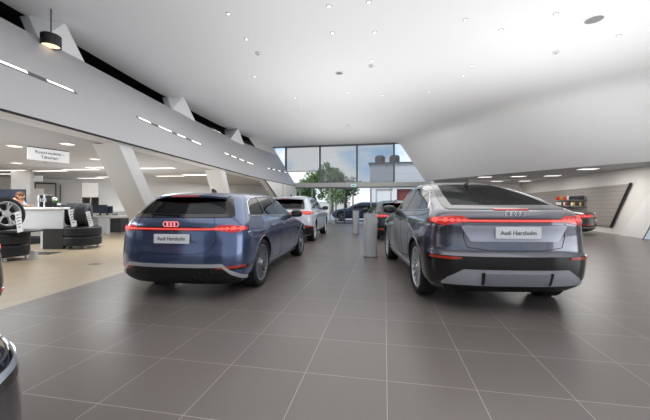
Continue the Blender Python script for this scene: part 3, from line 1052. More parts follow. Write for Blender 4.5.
def sheet(name, rows, m, thick=None, sharp=50):
    """open grid of points as one surface"""
    mb = MB()
    a, b = len(rows), len(rows[0])
    mb.add([p for r in rows for p in r], [(i * b + j, (i + 1) * b + j, (i + 1) * b + j + 1, i * b + j + 1) for i in range(a - 1) for j in range(b - 1)])
    return mb.build(name, m, sharp=sharp)

def flat(name, poly, z, m, thick=.0):
    mb = MB()
    if thick:
        mb.prism([(x, y, z) for x, y in poly], (0, 0, thick))
    else:
        mb.add([(x, y, z) for x, y in poly], [tuple(range(len(poly)))])
    return struct(mb.build(name, m))

# left line: lower edge B and upper edge T of the leaning parapet, (y, x)
LB = pchip([(-7, -3.54), (3.06, -4.65), (9, -5.25), (14.5, -5.72), (20.4, -5.80)])
LT = pchip([(-7, -6.1), (3, -6.95), (6.4, -7.33), (10, -7.72), (14.6, -7.95), (17.5, -7.75), (20.4, -7.45)])
FB = pchip([(-7, -3.57), (3.06, -4.65), (20.4, -6.5)])     # tile edge
ys = [YB + (YF - YB) * i / 40 for i in range(41)]
XL = -20.0
XR = 16.0
# floors
struct(flat('floor', [(XR, YB), (XR, 25.1), (5.0, 25.1), (5.0, YF)] + [(FB(y), y) for y in reversed(ys)], 0., M_tiles))
struct(flat('floor_left', [(FB(y), y) for y in ys] + [(XL, YF), (XL, YB)], 0., M_beige))
# parapet with its light slots left as fixtures on its face
def par(y, q):
    x0, x1 = LB(y), LT(y)
    return Vector((x0 + (x1 - x0) * q, y, 2.45 + (H - 2.45) * q))
QT = .79
rows = [[par(y, QT * k / 8) for k in range(9)] for y in ys]
struct(sheet('wall_left', rows, M_parapet))
def qtop(y):
    return QT
struct(sheet('trim_1', [[par(y, QT), par(y, QT) + Vector((-.22, 0, .0)), par(y, QT) + Vector((-.22, 0, -.5))] for y in ys], M_parapet))
# past the last rib the parapet runs up into the ceiling
ys2 = [17.2 + (YF - 17.2) * i / 10 for i in range(11)]
struct(sheet('wall_left_upper', [[par(y, QT + (1 - QT) * k / 3) for k in range(4)] for y in ys2], M_white))
# shadow gap and soffit under the parapet
struct(sheet('trim_2', [[par(y, 0) + Vector((.004, 0, .035)), par(y, 0) + Vector((.004, 0, -.0))] for y in ys], M_dark))
struct(sheet('ceiling_soffit', [[par(y, 0), par(y, 0) + Vector((-.38, 0, 0))] for y in ys], M_white))
struct(flat('ceiling_left', [(LB(y) - .38, y) for y in ys] + [(XL, YF), (XL, YB)], HL - .03, M_greyceil))
# triangular end wall under the parapet, with its slanted jamb
yj = [14.5 + (YF - 14.5) * i / 10 for i in range(11)]
tri = [Vector((LB(y), y, 2.45)) for y in yj] + [Vector((LB(y) , y, max(0, 2.45 * (1 - (y - 14.5) / (YF - .4 - 14.5))))) for y in reversed(yj)]
mb = MB()
for i in range(10):
    a, b = tri[i], tri[i + 1]
    c, d = tri[21 - i - 1], tri[21 - i]
    mb.prism([a, b, c, d] if i else [a, b, c], (-.3, 0, 0))
struct(mb.build('wall_left_end', M_white))
MBj = MB()
MBj.tube([Vector((LB(14.5) + .01, 14.5, 2.45)), Vector((LB(YF - .4) + .01, YF - .4, .02))], .035, 6)
struct(MBj.build('trim_3', M_frame))
# main ceiling
E_ = [(2.5, 20.4), (3.3, 18.9), (4.7, 17.0), (7.0, 13.9), (9.4, 11.6), (12, 10.4), (16.5, 9.2)]
C_ = [(.97, 20.4), (1.65, 18.9), (2.95, 16.6), (5.25, 12.9), (7.8, 11.05), (10.9, 9.8), (16.2, 8.5)]
S_ = [(.5, 20.4), (1.15, 18.9), (2.45, 16.4), (4.85, 12.55), (7.45, 10.6), (10.7, 9.3), (16, 8.0)]
st = catmull([e + c + s_ for e, c, s_ in zip(E_, C_, S_)], 8)
ZE = 2.7
rows = []
for ex, ey, cx, cy, sx, sy in st:
    e, c, s_ = Vector((ex, ey, ZE)), Vector((cx, cy, H)), Vector((sx, sy, H))
    m_ = e.lerp(c, .86)
    r = [e.lerp(m_, k / 6) for k in range(6)]
    for k in range(9):
        t = k / 8
        r.append(m_ * (1 - t) ** 2 + c * 2 * t * (1 - t) + s_ * t * t)
    rows.append(r)
struct(sheet('wall_right_shell', rows, M_shell, sharp=80))
struct(sheet('trim_4', [[Vector((a[0], a[1], ZE)), Vector((a[0] + .05, a[1] + .05, ZE)), Vector((a[0] + .05, a[1] + .05, ZE + .06))] for a in st], M_shell))
ceil_poly = [(LT(y), y) for y in ys] + [(a[4], a[5]) for a in st] + [(XR, YB)]
struct(flat('ceiling', ceil_poly, H, M_ceil))
struct(sheet('trim_5', [[Vector((LT(y), y, H)), Vector((LT(y) - .02, y, H + .45))] for y in ys], M_ceil))
struct(flat('roof', [(XL, YB - .4), (XR + .4, YB - .4), (XR + .4, 25.3), (5, 25.3), (5, YF + .2), (XL, YF + .2)], H + .5, M_dark, .2))
# dark mezzanine seen through the strip over the parapet
struct(sheet('wall_mezzanine', [[Vector((-10.5, y, HL)), Vector((-10.5, y, H + .5))] for y in ys], M_dark))
struct(flat('floor_mezzanine', [(LB(y) - .3, y) for y in ys] + [(-10.5, YF), (-10.5, YB)], HL + .25, M_dark))
# recess on the right
poly = [(a[0] + .04, a[1] + .04) for a in st] + [(XR + .4, YF)]
struct(flat('ceiling_right', [(a[0] + .03, a[1] + .03) for a in st if a[0] < 10.2] + [(10.2, 25.1), (5.0, 25.1), (5.0, YF), (2.5, YF)], ZE + .04, M_greyceil))
XW = 9.75
mb = MB()
mb.bbox((XW, 9.0, 0), (XW + .2, 25.1, ZE + .04))
struct(mb.build('wall_right', mat('wall_warm_white', rgb(216, 214, 209), .6, var=.01, scale=1)))
mb = MB()
mb.prism([(XW - .22, 15.05, 0), (XW - .22, 12.65, ZE), (XW - .22, 9.2, ZE), (XW - .22, 9.2, 0)], (.22, 0, 0))
struct(mb.build('column_right', M_white))
mb = MB()
mb.bbox((XW, 10.6, 0), (XR + .2, 10.8, ZE + .1))
struct(mb.build('wall_right_return', M_white))
# slatted panel set in the right wall
PX = XW - .06
tr, brr = at_X(631, PX, 183.5), at_X(611, PX, 226.5)
panel_poly = [(PX, brr.y, brr.z), (PX, tr.y, tr.z), (PX, 24.0, 2.0), (PX, 24.0, .3)]
mb = MB()
mb.prism(panel_poly, (.06, 0, 0))
pn = tag(mb.build('slatted_wall_panel', line_mat('grey_slats', rgb(150, 144, 139), rgb(104, 100, 97), 2, 5.5, .55)), 'grey horizontal-slat panel with a slanted dark end on the right wall', 'wall panel')
mb = MB()
a, b = Vector(panel_poly[0]), Vector(panel_poly[1])
mb.tube([a + Vector((-.01, 0, -.02)), b + Vector((-.01, 0, .02))], .05, 6)
e = mb.build('panel_edge', M_black, pn)
e['label'] = 'dark slanted end trim'
# shelves with bottles and cans
def shelf_board(y0, y1, z, nm, label):
    b_ = MB().bbox((PX - .2, y0, z - .02), (PX - .01, y1, z))
    return tag(b_.build(nm, M_silver), label, 'shelf', 'shelves on the slatted panel')
ya, yb = at_X(583.5, PX - .1).y, at_X(556, PX - .1).y
za, zb_ = 1.50, 1.20
shelf_board(ya - .05, yb + .1, za, 'wall_shelf', 'upper shelf of coloured bottles on the slatted panel')
shelf_board(ya - .05, yb + .1, zb_, 'wall_shelf', 'lower shelf of bottles on the slatted panel')
bcols = {'red': rgb(190, 44, 34), 'orange': rgb(226, 120, 40), 'green': rgb(96, 150, 60), 'white': rgb(226, 224, 218), 'black': rgb(28, 28, 30), 'yellow': rgb(216, 176, 60)}
seqs = [['black'] * 7 + ['white', 'red', 'red', 'green', 'orange', 'red', 'red'], ['black', 'yellow', 'black', 'black', 'yellow', 'white', 'black', 'black', 'red', 'white', 'black', 'white', 'white', 'white']]
for row, (zz, seq) in enumerate(zip((za, zb_), seqs)):
    for i, cname in enumerate(seq):
        y = ya + (yb - ya) * (i + .3) / len(seq)
        hgt = .21 if row == 0 else .19
        bt = MB().lathe([(.001, 0), (.05, 0), (.056, .02), (.056, hgt * .7), (.04, hgt * .85), (.03, hgt * .88), (.03, hgt * .97), (.001, hgt * .97)], 14)
        o = bt.build('bottle', mat('bottle_' + cname, bcols[cname], .35))
        o.location = (PX - .1, y, zz + .001)
        seen = seqs[row][:i].count(cname)
        tot = seq.count(cname)
        rowname = 'upper' if row == 0 else 'lower'
        lab = ('%s bottle on the %s shelf of the slatted panel' % (cname, rowname)) if tot == 1 else '%s bottle standing in the row on the %s wall shelf' % (cname, rowname)
        tag(o, lab, 'bottle', '%s bottles on the %s shelf' % (cname, rowname) if tot > 1 else None)

# walls made of pieces around openings
def wall_run(name, A, B, z0, z1, openings, m, t=.2):
    A, B = Vector(A), Vector(B)
    L = (B - A).length
    d = (B - A) / L
    n = Vector((-d.y, d.x)) * t
    mb = MB()
    def piece(s0, s1, a, b):
        if s1 - s0 < 1e-4 or b - a < 1e-4:
            return
        p, q = A + d * s0, A + d * s1
        mb.prism([(p.x, p.y, a), (q.x, q.y, a), (q.x + n.x, q.y + n.y, a), (p.x + n.x, p.y + n.y, a)], (0, 0, b - a))
    cur = 0
    for s0, s1, a, b in sorted(openings):
        piece(cur, s0, z0, z1)
        piece(s0, s1, z0, a)
        piece(s0, s1, b, z1)
        cur = s1
    piece(cur, L, z0, z1)
    return struct(mb.build(name, m)), A, d

# hall's rear and right sides are glazed (daylight comes from there)
wall_run('wall_back', (XL, YB), (XR, YB), 0, H + .5, [(5.0, 15.0, .9, 2.3), (15.0, 35.0, .1, 4.7)], M_white)  # the low wing opening is invented to go with the added wing fill
wall_run('wall_right_side', (XR, YB), (XR, 10.6), 0, H + .5, [(1.0, 12.5, .1, 4.6)], M_white)
for nm, lo, hi, ax in (('window_1', (-5, YB), (15, YB), 0), ('window_2', (XR, YB + 1), (XR, 5.5), 1)):
    n = 8 if ax == 0 else 5
    mb = MB()
    for i in range(n + 1):
        t = i / n
        x, y = lo[0] + (hi[0] - lo[0]) * t, lo[1] + (hi[1] - lo[1]) * t
        mb.bbox((x - .05, y - .05, .1), (x + .05, y + .05, 4.7))
    mb.bbox((min(lo[0], hi[0]) - .05, min(lo[1], hi[1]) - .05, 2.5), (max(lo[0], hi[0]) + .05, max(lo[1], hi[1]) + .05, 2.6))
    w = struct(mb.build(nm, M_frame))
# far-left side walls
wall_run('wall_left_far', (XL, YB), (XL, 20.4), 0, H + .5, [(4, 24, .9, 2.3)], M_white)
A_, B_ = (-17.2, 10.5), (-9.0, 18.1)
Lw = math.hypot(B_[0] - A_[0], B_[1] - A_[1])
def s_on_wall(px):
    a = (px - 325) / FPX
    dx, dy = -SN + a * CS, CS + a * SN
    ex, ey = (B_[0] - A_[0]) / Lw, (B_[1] - A_[1]) / Lw
    den = dx * ey - dy * ex
    t = (A_[0] * ey - A_[1] * ex) / den
    P = Vector((dx * t, dy * t))
    return (P - Vector(A_)).dot(Vector((ex, ey))), t
sA, dA = s_on_wall(81.5)
sB, dB = s_on_wall(99)
wz0, wz1 = .95, 2.33
wall_run('wall_left_back', A_, B_, 0, HL, [(sA, sB, wz0, wz1)], M_white)
ex, ey = (B_[0] - A_[0]) / Lw, (B_[1] - A_[1]) / Lw
def wl(s, off=0, z=0):
    return Vector((A_[0] + ex * s - ey * off, A_[1] + ey * s + ex * off, z))
mb = MB()
for s in (sA, (sA + sB) / 2, sB):
    mb.tube([wl(s, .1, wz0), wl(s, .1, wz1)], .03, 4)
for z in (wz0, wz1):
    mb.tube([wl(sA, .1, z), wl(sB, .1, z)], .03, 4)
struct(mb.build('window_3', M_white))
mb = MB()
mb.prism([wl(sA + .02, -.02, 1.62), wl(sB - .02, -.02, 1.62), wl(sB - .02, -.02, wz1), wl(sA + .02, -.02, wz1)], (ey * .02, -ex * .02, 0))
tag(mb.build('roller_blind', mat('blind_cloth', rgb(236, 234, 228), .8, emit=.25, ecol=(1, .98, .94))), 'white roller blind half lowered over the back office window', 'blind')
# door frames drawn in the back office wall
for px0, px1, nm in ((35.5, 56, 'door_2'),):
    s0, s1 = s_on_wall(px0)[0], s_on_wall(px1)[0]
    mb = MB()
    mb.prism([wl(s0, -.02, .0), wl(s1, -.02, 0), wl(s1, -.02, 2.2), wl(s0, -.02, 2.2)], (ey * .04, -ex * .04, 0))
    struct(mb.build(nm, mat('door_cream', rgb(206, 204, 198), .5)))
    mb = MB()
    for s in (s0, s1):
        mb.tube([wl(s, -.05, 0), wl(s, -.05, 2.25)], .035, 4)
    mb.tube([wl(s0, -.05, 2.25), wl(s1, -.05, 2.25)], .035, 4)
    struct(mb.build('trim_6', M_frame))
s0, s1 = s_on_wall(60)[0], s_on_wall(61.2)[0]
struct(MB().prism([wl(s0, -.04, 0), wl(s1, -.04, 0), wl(s1, -.04, 2.2), wl(s0, -.04, 2.2)], (ey * .04, -ex * .04, 0)).build('trim_7', M_frame))
# closing wall between the office wall and the facade
wall_run('wall_left_rear', B_, (-7.5, YF), 0, HL, [], M_white)
wall_run('wall_front_left', (XL, YF), (-7.4, YF), 0, H + .5, [], M_white)
wall_run('wall_front_right', (5.0, 25.0), (XW + .2, 25.0), 0, ZE + .04, [], M_white)
wall_run('wall_front_jog', (5.0, YF), (5.0, 25.0), 0, ZE + .04, [], M_white, .05)
wall_run('wall_front_outer', (XW + .2, YF), (XR, YF), 0, H + .5, [], M_white)
mb = MB()
mb.prism([(.97, YF, H), (2.5, YF, ZE), (XW, YF, ZE), (XW, YF, H + .5), (.97, YF, H + .5)], (0, .2, 0))
struct(mb.build('wall_front_upper', M_white))

# ------------------------------------------------------------------ glass facade
def post(mb, px, z0, z1, w=.08, t=.12, X=None):
    x = at_Y(px, YF).x if X is None else X
    mb.bbox((x - w / 2, YF - t / 2, z0), (x + w / 2, YF + t / 2, z1))
    return x
HB0, HB1 = 2.33, 2.72
mb = MB()
mb.bbox((-6.0, YF - .25, HB0), (at_Y(428, YF).x + .1, YF + .15, HB1 - .06))
struct(mb.build('beam_header', M_header))
mb = MB()
mb.bbox((-6.0, YF - .3, HB0 - .03), (3.0, YF - .25, HB0 + .05))
struct(mb.build('trim_8', M_frame))
mb = MB()
xs = [post(mb, p, HB1 - .1, H, .11) for p in (286, 320, 357, 394)]
mb.bbox((-7.4, YF - .06, H - .07), (.9, YF + .06, H))
struct(mb.build('window_4', M_frame))
mb = MB()
mb.add([(-7.45, YF + .02, H), (.97, YF + .02, H), (2.5, YF + .02, ZE), (2.5, YF + .02, HB0), (-5.9, YF + .02, HB0)], [(0, 1, 2, 3, 4)])
struct(mb.build('window_5', M_pane))
M_screen = screen_mat('screen_cloth', rgb(118, 119, 121), .5)
bl = [(286, 320, 171.5, 'first roller screen from the left, shorter than the others'), (320, 357, None, 'middle roller screen lowered to the entrance beam'), (357, 394, None, 'right roller screen with the roof vents showing through')]
for p0, p1, yb_, lab in bl:
    x0, x1 = at_Y(p0, YF).x + .05, at_Y(p1, YF).x - .05
    zb = HB1 - .05 if yb_ is None else at_Y(300, YF - .1, yb_).z
    rt = empty('roller_screen', ((x0 + x1) / 2, YF - .12, H - .1))
    tag(rt, 'grey see-through ' + lab, 'blind', 'sun screens on the glass front')
    w = x1 - x0
    mb = MB().add([(-w / 2, 0, 0), (w / 2, 0, 0), (w / 2, 0, zb - H + .1), (-w / 2, 0, zb - H + .1)], [(0, 1, 2, 3)])
    mb.build('screen_cloth', M_screen, rt)
    MB().box((0, 0, .03), (w, .09, .09)).build('roller_box', M_frame, rt)
    MB().box((0, 0, zb - H + .1), (w, .03, .04)).build('bottom_rail', M_frame, rt)
# lower glazing with sliding entrance door
mb = MB()
for p in (300, 312, 330, 371, 391, 427):
    post(mb, p, 0, HB0, .06)
for X in (3.9, 4.95):
    post(mb, 0, 0, ZE, .07, X=X)
mb.bbox((-5.8, YF - .06, 0), (-2.9, YF + .06, .12))
mb.bbox((-1.3, YF - .06, 0), (5.0, YF + .06, .1))
mb.bbox((at_Y(434, YF).x, YF - .08, ZE - .22), (5.0, YF + .08, ZE))
struct(mb.build('window_6', M_header))
mb = MB().add([(-5.8, YF, 0), (5.0, YF, 0), (5.0, YF, ZE), (2.6, YF, ZE), (2.6, YF, HB0), (-5.8, YF, HB0)], [tuple(range(6))])
struct(mb.build('window_7', M_pane))
d1 = struct(MB().bbox((-7, 0, 0), (-6.9, 0.01, .01)).build('door_1', M_frame))
d1.data = (lambda q: q.mesh('door_1', M_frame))((lambda q: ([post(q, p, 0, HB0, .07, .16) for p in (336, 344.5, 353)], q.bbox((at_Y(336, YF).x, YF - .08, 0), (at_Y(353, YF).x, YF + .08, .1)), q.bbox((at_Y(336, YF).x, YF - .08, HB0 - .1), (at_Y(353, YF).x, YF + .08, HB0)), q)[-1])(MB()))
# green exit sign on the beam
ex_ = at_Y(353.5, YF - .35, 185.5)
rt = empty('exit_sign', ex_)
tag(rt, 'small green-white exit sign hung under the entrance beam', 'exit sign')
MB().box((0, 0, 0), (.34, .05, .17)).build('sign_case', mat('exit_case', rgb(190, 220, 222), .4, emit=.25), rt)
MB().prism([(-.11, -.03, -.025), (.02, -.03, -.025), (.02, -.03, -.055), (.11, -.03, 0), (.02, -.03, .055), (.02, -.03, .025), (-.11, -.03, .025)], (0, -.004, 0)).build('arrow', mat('exit_green', rgb(70, 160, 140), .4, emit=.2), rt)

# ------------------------------------------------------------------ slanted columns and ribs on the left
def slab4(p, q, nx):
    return MB().prism(p, nx)
cols_spec = [(5.1, 5.46, 6.88, 7.24), (9.7, 10.06, 11.5, 11.86)]
for y0, y1, y2, y3 in cols_spec:
    mb = MB()
    xo_ = -.06
    mb.prism([(LB(y0) + xo_, y0, 2.45), (LB(y1) + xo_, y1, 2.45), (FB(y3) + xo_ - .1, y3, 0), (FB(y2) + xo_ - .1, y2, 0)], (-.58, 0, 0))
    struct(mb.build('column_slanted', M_white))
def on_par(px, py):
    """point of the leaning parapet plane on a sight line"""
    a = (px - 325) / FPX
    dx, dy = -SN + a * CS, CS + a * SN
    d = 2.5
    while d < 25:
        P = Vector((dx * d, dy * d, EYE - (py - HZ) * d / FPX))
        if P.x <= par(min(max(P.y, YB), YF), (P.z - 2.45) / (H - 2.45)).x:
            return P
        d += .005
    return P
for lt, lb_, rt_, rb in (((29, 16), (41, 39), (66, 24), (87, 63)), ((168, 97.3), (173, 109.5), (184, 96.8), (197.6, 123.4)), ((228.6, 130), (231, 140), (238.6, 128.6), (245.8, 146.5))):
    mb = MB()
    back = Vector((-.02, 0, 0))
    T0, T1 = at_z(*lt, H) + back, at_z(*rt_, H) + back
    T0.z = T1.z = H + .02
    A0, A1 = on_par(*lb_), on_par(*rb)
    y0, y1 = A0.y, A1.y
    D = Vector((0, 0, -.25))
    mb.prism([A0 + Vector((-.05, 0, 0)), A1 + Vector((-.05, 0, 0)), T1, T0], (-.22, 0, 0))
    mb.prism([A0 + Vector((-.12, 0, 0)), A1 + Vector((-.12, 0, 0)), A1 + Vector((-.12, 0, -.4)), A0 + Vector((-.12, 0, -.4))], (-.7, 0, 0))
    struct(mb.build('column_rib', M_ceil))

# ------------------------------------------------------------------ light slots on the parapet
def slot_group(points, label):
    """one recessed strip of several lit slots; points: list of (px0, py0, px1, py1) of the lit pieces"""
    ends = [(on_par(a, b), on_par(c, e)) for a, b, c, e in points]
    y0, y1 = ends[0][0].y, ends[-1][1].y
    q0 = (ends[0][0].z - 2.45) / (H - 2.45)
    q1 = (ends[-1][1].z - 2.45) / (H - 2.45)
    rt = empty('light_strip', par(y0, q0))
    tag(rt, label, 'light', 'slot lights in the leaning grey parapet')
    base = par(y0, q0)
    nrm = (par(y0, .5) - par(y0, .4)).cross(Vector((0, 1, 0))).normalized()
    if nrm.x < 0:
        nrm = -nrm
    def strip(ya, yb, hw, off, m, nm):
        k = 4
        g = []
        for i in range(k + 1):
            y = ya + (yb - ya) * i / k
            q = q0 + (q1 - q0) * (y - y0) / (y1 - y0)
            g.append([par(y, q - hw) - base, par(y, q + hw) - base])
        b_ = MB().slab(g, off, .02)
        o = b_.build(nm, m, rt)
        # make sure the face lies on the room side of the wall
        return o
    for s in (1,):
        strip(y0 - .06, y1 + .06, .014, .008, M_frame, 'housing')
    for i, (a, b) in enumerate(ends):
        o = strip(a.y, b.y, .0075, .014, M_lamp, 'lit_slot')
    return rt
M_lamp_slot = M_lamp
slot_group([(-8, 58.5, 25, 70.5), (46, 79.5, 73, 91.5)], 'largest slot light in the leaning parapet, nearest the sign')
slot_group([(138.5, 118, 151, 124), (158.5, 126.5, 171, 132), (177, 134.5, 186, 139), (191.5, 140.5, 200.5, 144.5)], 'slot light of four dashes on the parapet above the blue estate')
slot_group([(224.5, 153.2, 229, 155.4), (231.5, 156.4, 236.5, 158.4), (239, 159, 244, 161.2), (247, 162.2, 253, 164.4)], 'slot light of four short dashes further along the parapet')
slot_group([(267.5, 168.3, 270, 169.3), (273, 170, 275.5, 170.8), (278.5, 171.4, 281, 172), (284, 172, 286.5, 172.6)], 'farthest slot light, close to the glass front')

# drum spot lamp on the parapet
pc = at_d(51, 6.2, 0)
pc.z = 4.40
rt = empty('drum_spotlight', pc)
tag(rt, 'black drum spotlight with a warm glow behind the parapet top', 'lamp')
MB().lathe([(.001, .22), (.155, .22), (.165, .21), (.165, 0), (.15, 0), (.15, .05), (.001, .05)], 36).build('shade', M_black, rt)
MB().lathe([(.001, .02), (.145, .02), (.145, .045), (.001, .045)], 28).build('lamp_glow', M_lampwarm, rt)
MB().tube([(0, 0, .22), (0, 0, H - pc.z + .01)], .01, 8).build('stem', M_black, rt)

# small lights glimpsed in the mezzanine strip
for px, py in ((214, 131), (231, 139)):
    P = at_z(px, py, H + .46)
    o = MB().box((0, 0, 0), (.25, 1.1, .05)).build('ceiling_strip_lamp', M_lamp)
    o.location = P
    tag(o, 'lit strip lamp in the dark gap %s the middle white rib' % ('just before' if px < 220 else 'just beyond'), 'light')

# ------------------------------------------------------------------ ceiling fittings
def ceiling_pt(px, py, z=H):
    return at_z(px, py, z)
def zz1(x, y, ox):
    return ox + x / 2.955, y / 2.955
spots = [zz1(*p, 220) for p in ((25, 40), (78, 115), (322, 18), (440, 5), (332, 97), (457, 95), (447, 178), (480, 281), (617, 271), (377, 272), (240, 312), (222, 288), (102, 225))]
spots += [zz1(*p, 430) for p in ((105, 58), (210, 88), (372, 40), (124, 192), (98, 222), (558, 105))]
proto = None
for px, py in spots:
    P = ceiling_pt(px, py)
    if proto is None:
        proto = rt = empty('ceiling_spot', P)
        MB().lathe([(.035, -.012), (.05, -.012), (.055, 0), (.035, 0)], 20, closed=True).build('spot_ring', M_silver, rt)
        MB().lathe([(.001, -.016), (.03, -.016), (.034, -.004), (.001, -.004)], 16).build('spot_bulb', M_lamp, rt)
        spot_obj = rt
    else:
        rt = copy_tree(proto)
        rt.location = P
    tag(rt, 'tiny bright spot light sunk in the high white ceiling', 'spotlight', 'tiny spot lights in the white ceiling')
for (px, py), r, lab, cat, nm in (((594, 19), .2, 'large round ceiling loudspeaker grille over the grey coupe SUV', 'speaker', 'ceiling_speaker'), (zz1(352, 215, 220), .13, 'round ceiling loudspeaker near the middle of the white ceiling', 'speaker', 'ceiling_speaker')):
    P = ceiling_pt(px, py)
    rt = empty(nm, P)
    tag(rt, lab, cat)
    MB().lathe([(r * .8, -.02), (r, -.02), (r * 1.08, 0), (r * .8, 0)], 32, closed=True).build('rim', M_white, rt)
    MB().lathe([(.001, -.012), (r * .8, -.012), (r * .8, -.002), (.001, -.002)], 32).build('mesh_cover', mat('grille_grey', rgb(128, 128, 130), .6), rt)
for (px, py), lab in ((zz1(112, 156, 220), 'smoke detector on the ceiling left of the round loudspeaker'), (zz1(447, 193, 220), 'smoke detector beside a spot light right of the middle loudspeaker'), (zz1(380, 369, 220), 'smoke detector on the ceiling closest to the glass front'), (zz1(372, 153, 430), 'smoke detector on the ceiling below the large loudspeaker grille')):
    P = ceiling_pt(px, py)
    rt = empty('smoke_detector', P)
    tag(rt, lab, 'smoke detector', 'smoke detectors')
    MB().lathe([(.001, -.05), (.04, -.05), (.065, -.03), (.07, 0), (.001, 0)], 24).build('housing', mat('detector_grey', rgb(196, 196, 196), .5), rt)
    MB().lathe([(.001, -.058), (.02, -.056), (.022, -.048), (.001, -.048)], 12).build('sensor', M_frame, rt)

# low-ceiling lamps
def flat_lamp(P, L, W, rz, label, group, rnd=False, proto={}):
    rt = empty('ceiling_lamp', P, rz)
    tag(rt, label, 'ceiling light', group)
    key = (L, W)
    MB().box((0, 0, -.008), (L + .05, W + .05, .016)).build('frame', M_white, rt)
    MB().box((0, 0, -.018), (L, W, .008)).build('diffuser', M_lamp, rt)
    return rt
c42 = lambda x, y: (x / 4.2, 80 + y / 4.2)
s7 = lambda x, y: (60 + x / 7, 170 + y / 7)
s35 = lambda x, y: (120 + x / 3.5, 80 + y / 3.5)
ZL = HL - .03
for px, py in [c42(62, 275), c42(283, 266), c42(70, 347), c42(398, 330)]:
    flat_lamp(at_z(px, py, ZL), .16, .16, R(10), 'small square lamp in the grey ceiling over the counter', 'small square lamps over the counter')
for px, py in [c42(210, 380), c42(340, 374), c42(35, 378), c42(10, 393), c42(280, 412), c42(382, 411), c42(440, 365), s7(350, 46), s7(370, 89), s35(175, 335), s35(270, 330), s35(140, 357), s35(218, 355), s35(128, 307), (198.6, 174.7)]:
    P = at_z(px, py, ZL)
    if P.length > 18:
        continue
    flat_lamp(P, 1.15, .2, R(6), 'long bright lamp panel in the grey ceiling of the left wing', 'long lamps in the left wing ceiling')
for px, py in ((484.8, 176.8), (496.8, 181), (518.4, 176.2), (524.8, 180.8), (552.5, 175.5), (588, 168.8)):
    P = at_z(px, py, ZE + .04)
    flat_lamp(P, .62, .4, R(0), 'bright lamp panel in the low grey ceiling behind the coupe SUV', 'lamp panels in the right recess ceiling')

# ------------------------------------------------------------------ left wing furniture
# hanging sign
p0, p1 = at_d(27.4, 6.35), at_d(69, 7.03)
ctr = (p0 + p1) / 2
ang = math.atan2(p1.y - p0.y, p1.x - p0.x)
rt = empty('hanging_sign', (ctr.x, ctr.y, 2.205), ang)
tag(rt, 'white hanging sign with two lines of black lettering over the counter', 'sign')
Ls = (p1 - p0).length
MB().box((0, 0, .125), (Ls, .04, .25)).build('sign_board', mat('sign_white', rgb(238, 238, 240), .4, emit=.4, ecol=(1, 1, 1)), rt, bevel=.004)  # emission added to brighten the white board face
MB().box((0, 0, .256), (Ls, .05, .014)).build('top_rail', M_frame, rt)
text_obj('sign_lettering', 'Reservedele /', .088, M_plate_ink, rt, (.0, -.023, .168), (PI / 2, 0, 0), 1.05)
text_obj('sign_lettering', 'Tilbehør', .088, M_plate_ink, rt, (.0, -.023, .07), (PI / 2, 0, 0), 1.05)
for sx in (-1, 1):
    MB().tube([(sx * Ls * .42, 0, .26), (sx * Ls * .42, 0, HL - .03 - 2.205)], .006, 6).build('hanger', M_frame, rt)
# square column
P = at_d(23, 11.3)
struct(MB().box((P.x, P.y, HL / 2), (.5, .5, HL), rot=Matrix.Rotation(R(40), 3, 'Z')).build('column', M_white))
# wall sconce-like cabinet behind the counter
M_lam = mat('counter_white', rgb(236, 236, 238), .3)
M_front = mat('counter_front', rgb(206, 209, 214), .18, coat=.5)
M_plinth = mat('plinth_dark', rgb(46, 48, 50), .4)
FWD = Vector((-SN, CS, 0))
RGT = Vector((CS, SN, 0))
def place(name, px, d, label, cat, group=None, rot=0., z=0.):
    rt = empty(name, at_d(px, d, z), YAW + rot)
    tag(rt, label, cat, group)
    return rt
# counter: local x to the right, y away from the camera
rt = place('service_counter', 44, 9.05, 'white topped service counter with grey front and dark plinth under the sign', 'counter')
MB().bbox((-.75, -.05, 1.14), (.57, .36, 1.2)).build('counter_top', M_lam, rt, bevel=.01)
MB().bbox((-.68, .0, .585), (.555, .04, 1.14)).build('front_panel', M_front, rt, bevel=.004)
MB().bbox((-.02, -.02, 0), (.555, .34, .58)).build('plinth', M_plinth, rt, bevel=.004)
MB().bbox((-.12, .02, 0), (-.04, .34, .585)).build('leg', M_front, rt)
MB().bbox((-.68, .04, .585), (-.64, .34, 1.14)).build('side_panel', M_front, rt)
# second desk
rt = place('office_desk', 107, 13.6, 'white office desk with dark pedestal behind the second tyre stack', 'desk')
MB().bbox((-.75, -.1, .74), (.62, .65, .79)).build('desk_top', M_lam, rt, bevel=.008)
MB().bbox((-.4, 0, 0), (.12, .04, .74)).build('front_panel', M_front, rt)
MB().bbox((.14, .0, .06), (.6, .55, .66)).build('pedestal', M_plinth, rt, bevel=.005)
MB().bbox((-.72, .05, 0), (-.66, .6, .74)).build('leg', M_front, rt)
M_screenbk = mat('monitor_back', rgb(52, 60, 80), .4)
def monitor(px, d, z, w, h, label, stand=.16):
    rt = place('monitor', px, d, label, 'monitor', z=z)
    MB().box((0, 0, stand + h / 2), (w, .05, h)).build('screen', M_screenbk, rt, bevel=.008)
    MB().box((0, .02, stand / 2 + .06), (.06, .04, stand + .14)).build('stem', M_black, rt)
    MB().box((0, .02, .008), (.26, .18, .016)).build('foot', M_black, rt, bevel=.004)
monitor(100, 13.75, .792, .62, .36, 'dark blue-backed monitor standing on the white office desk', .1)
monitor(107, 13.95, .792, .5, .32, 'second monitor on the office desk, partly behind the first', .08)
# small things on the office desk
o = place('desk_tray', 116.5, 13.7, 'pale letter tray at the end of the office desk', 'tray', z=.79)
t_ = MB().bbox((-.12, -.1, 0), (.12, .12, .015))
t_.bbox((-.12, .1, 0), (.12, .12, .1)); t_.bbox((-.12, -.1, 0), (-.105, .12, .1)); t_.bbox((.105, -.1, 0), (.12, .12, .1)); t_.bbox((-.12, -.1, .08), (.12, .12, .09))
t_.build('tray_body', M_front, o)
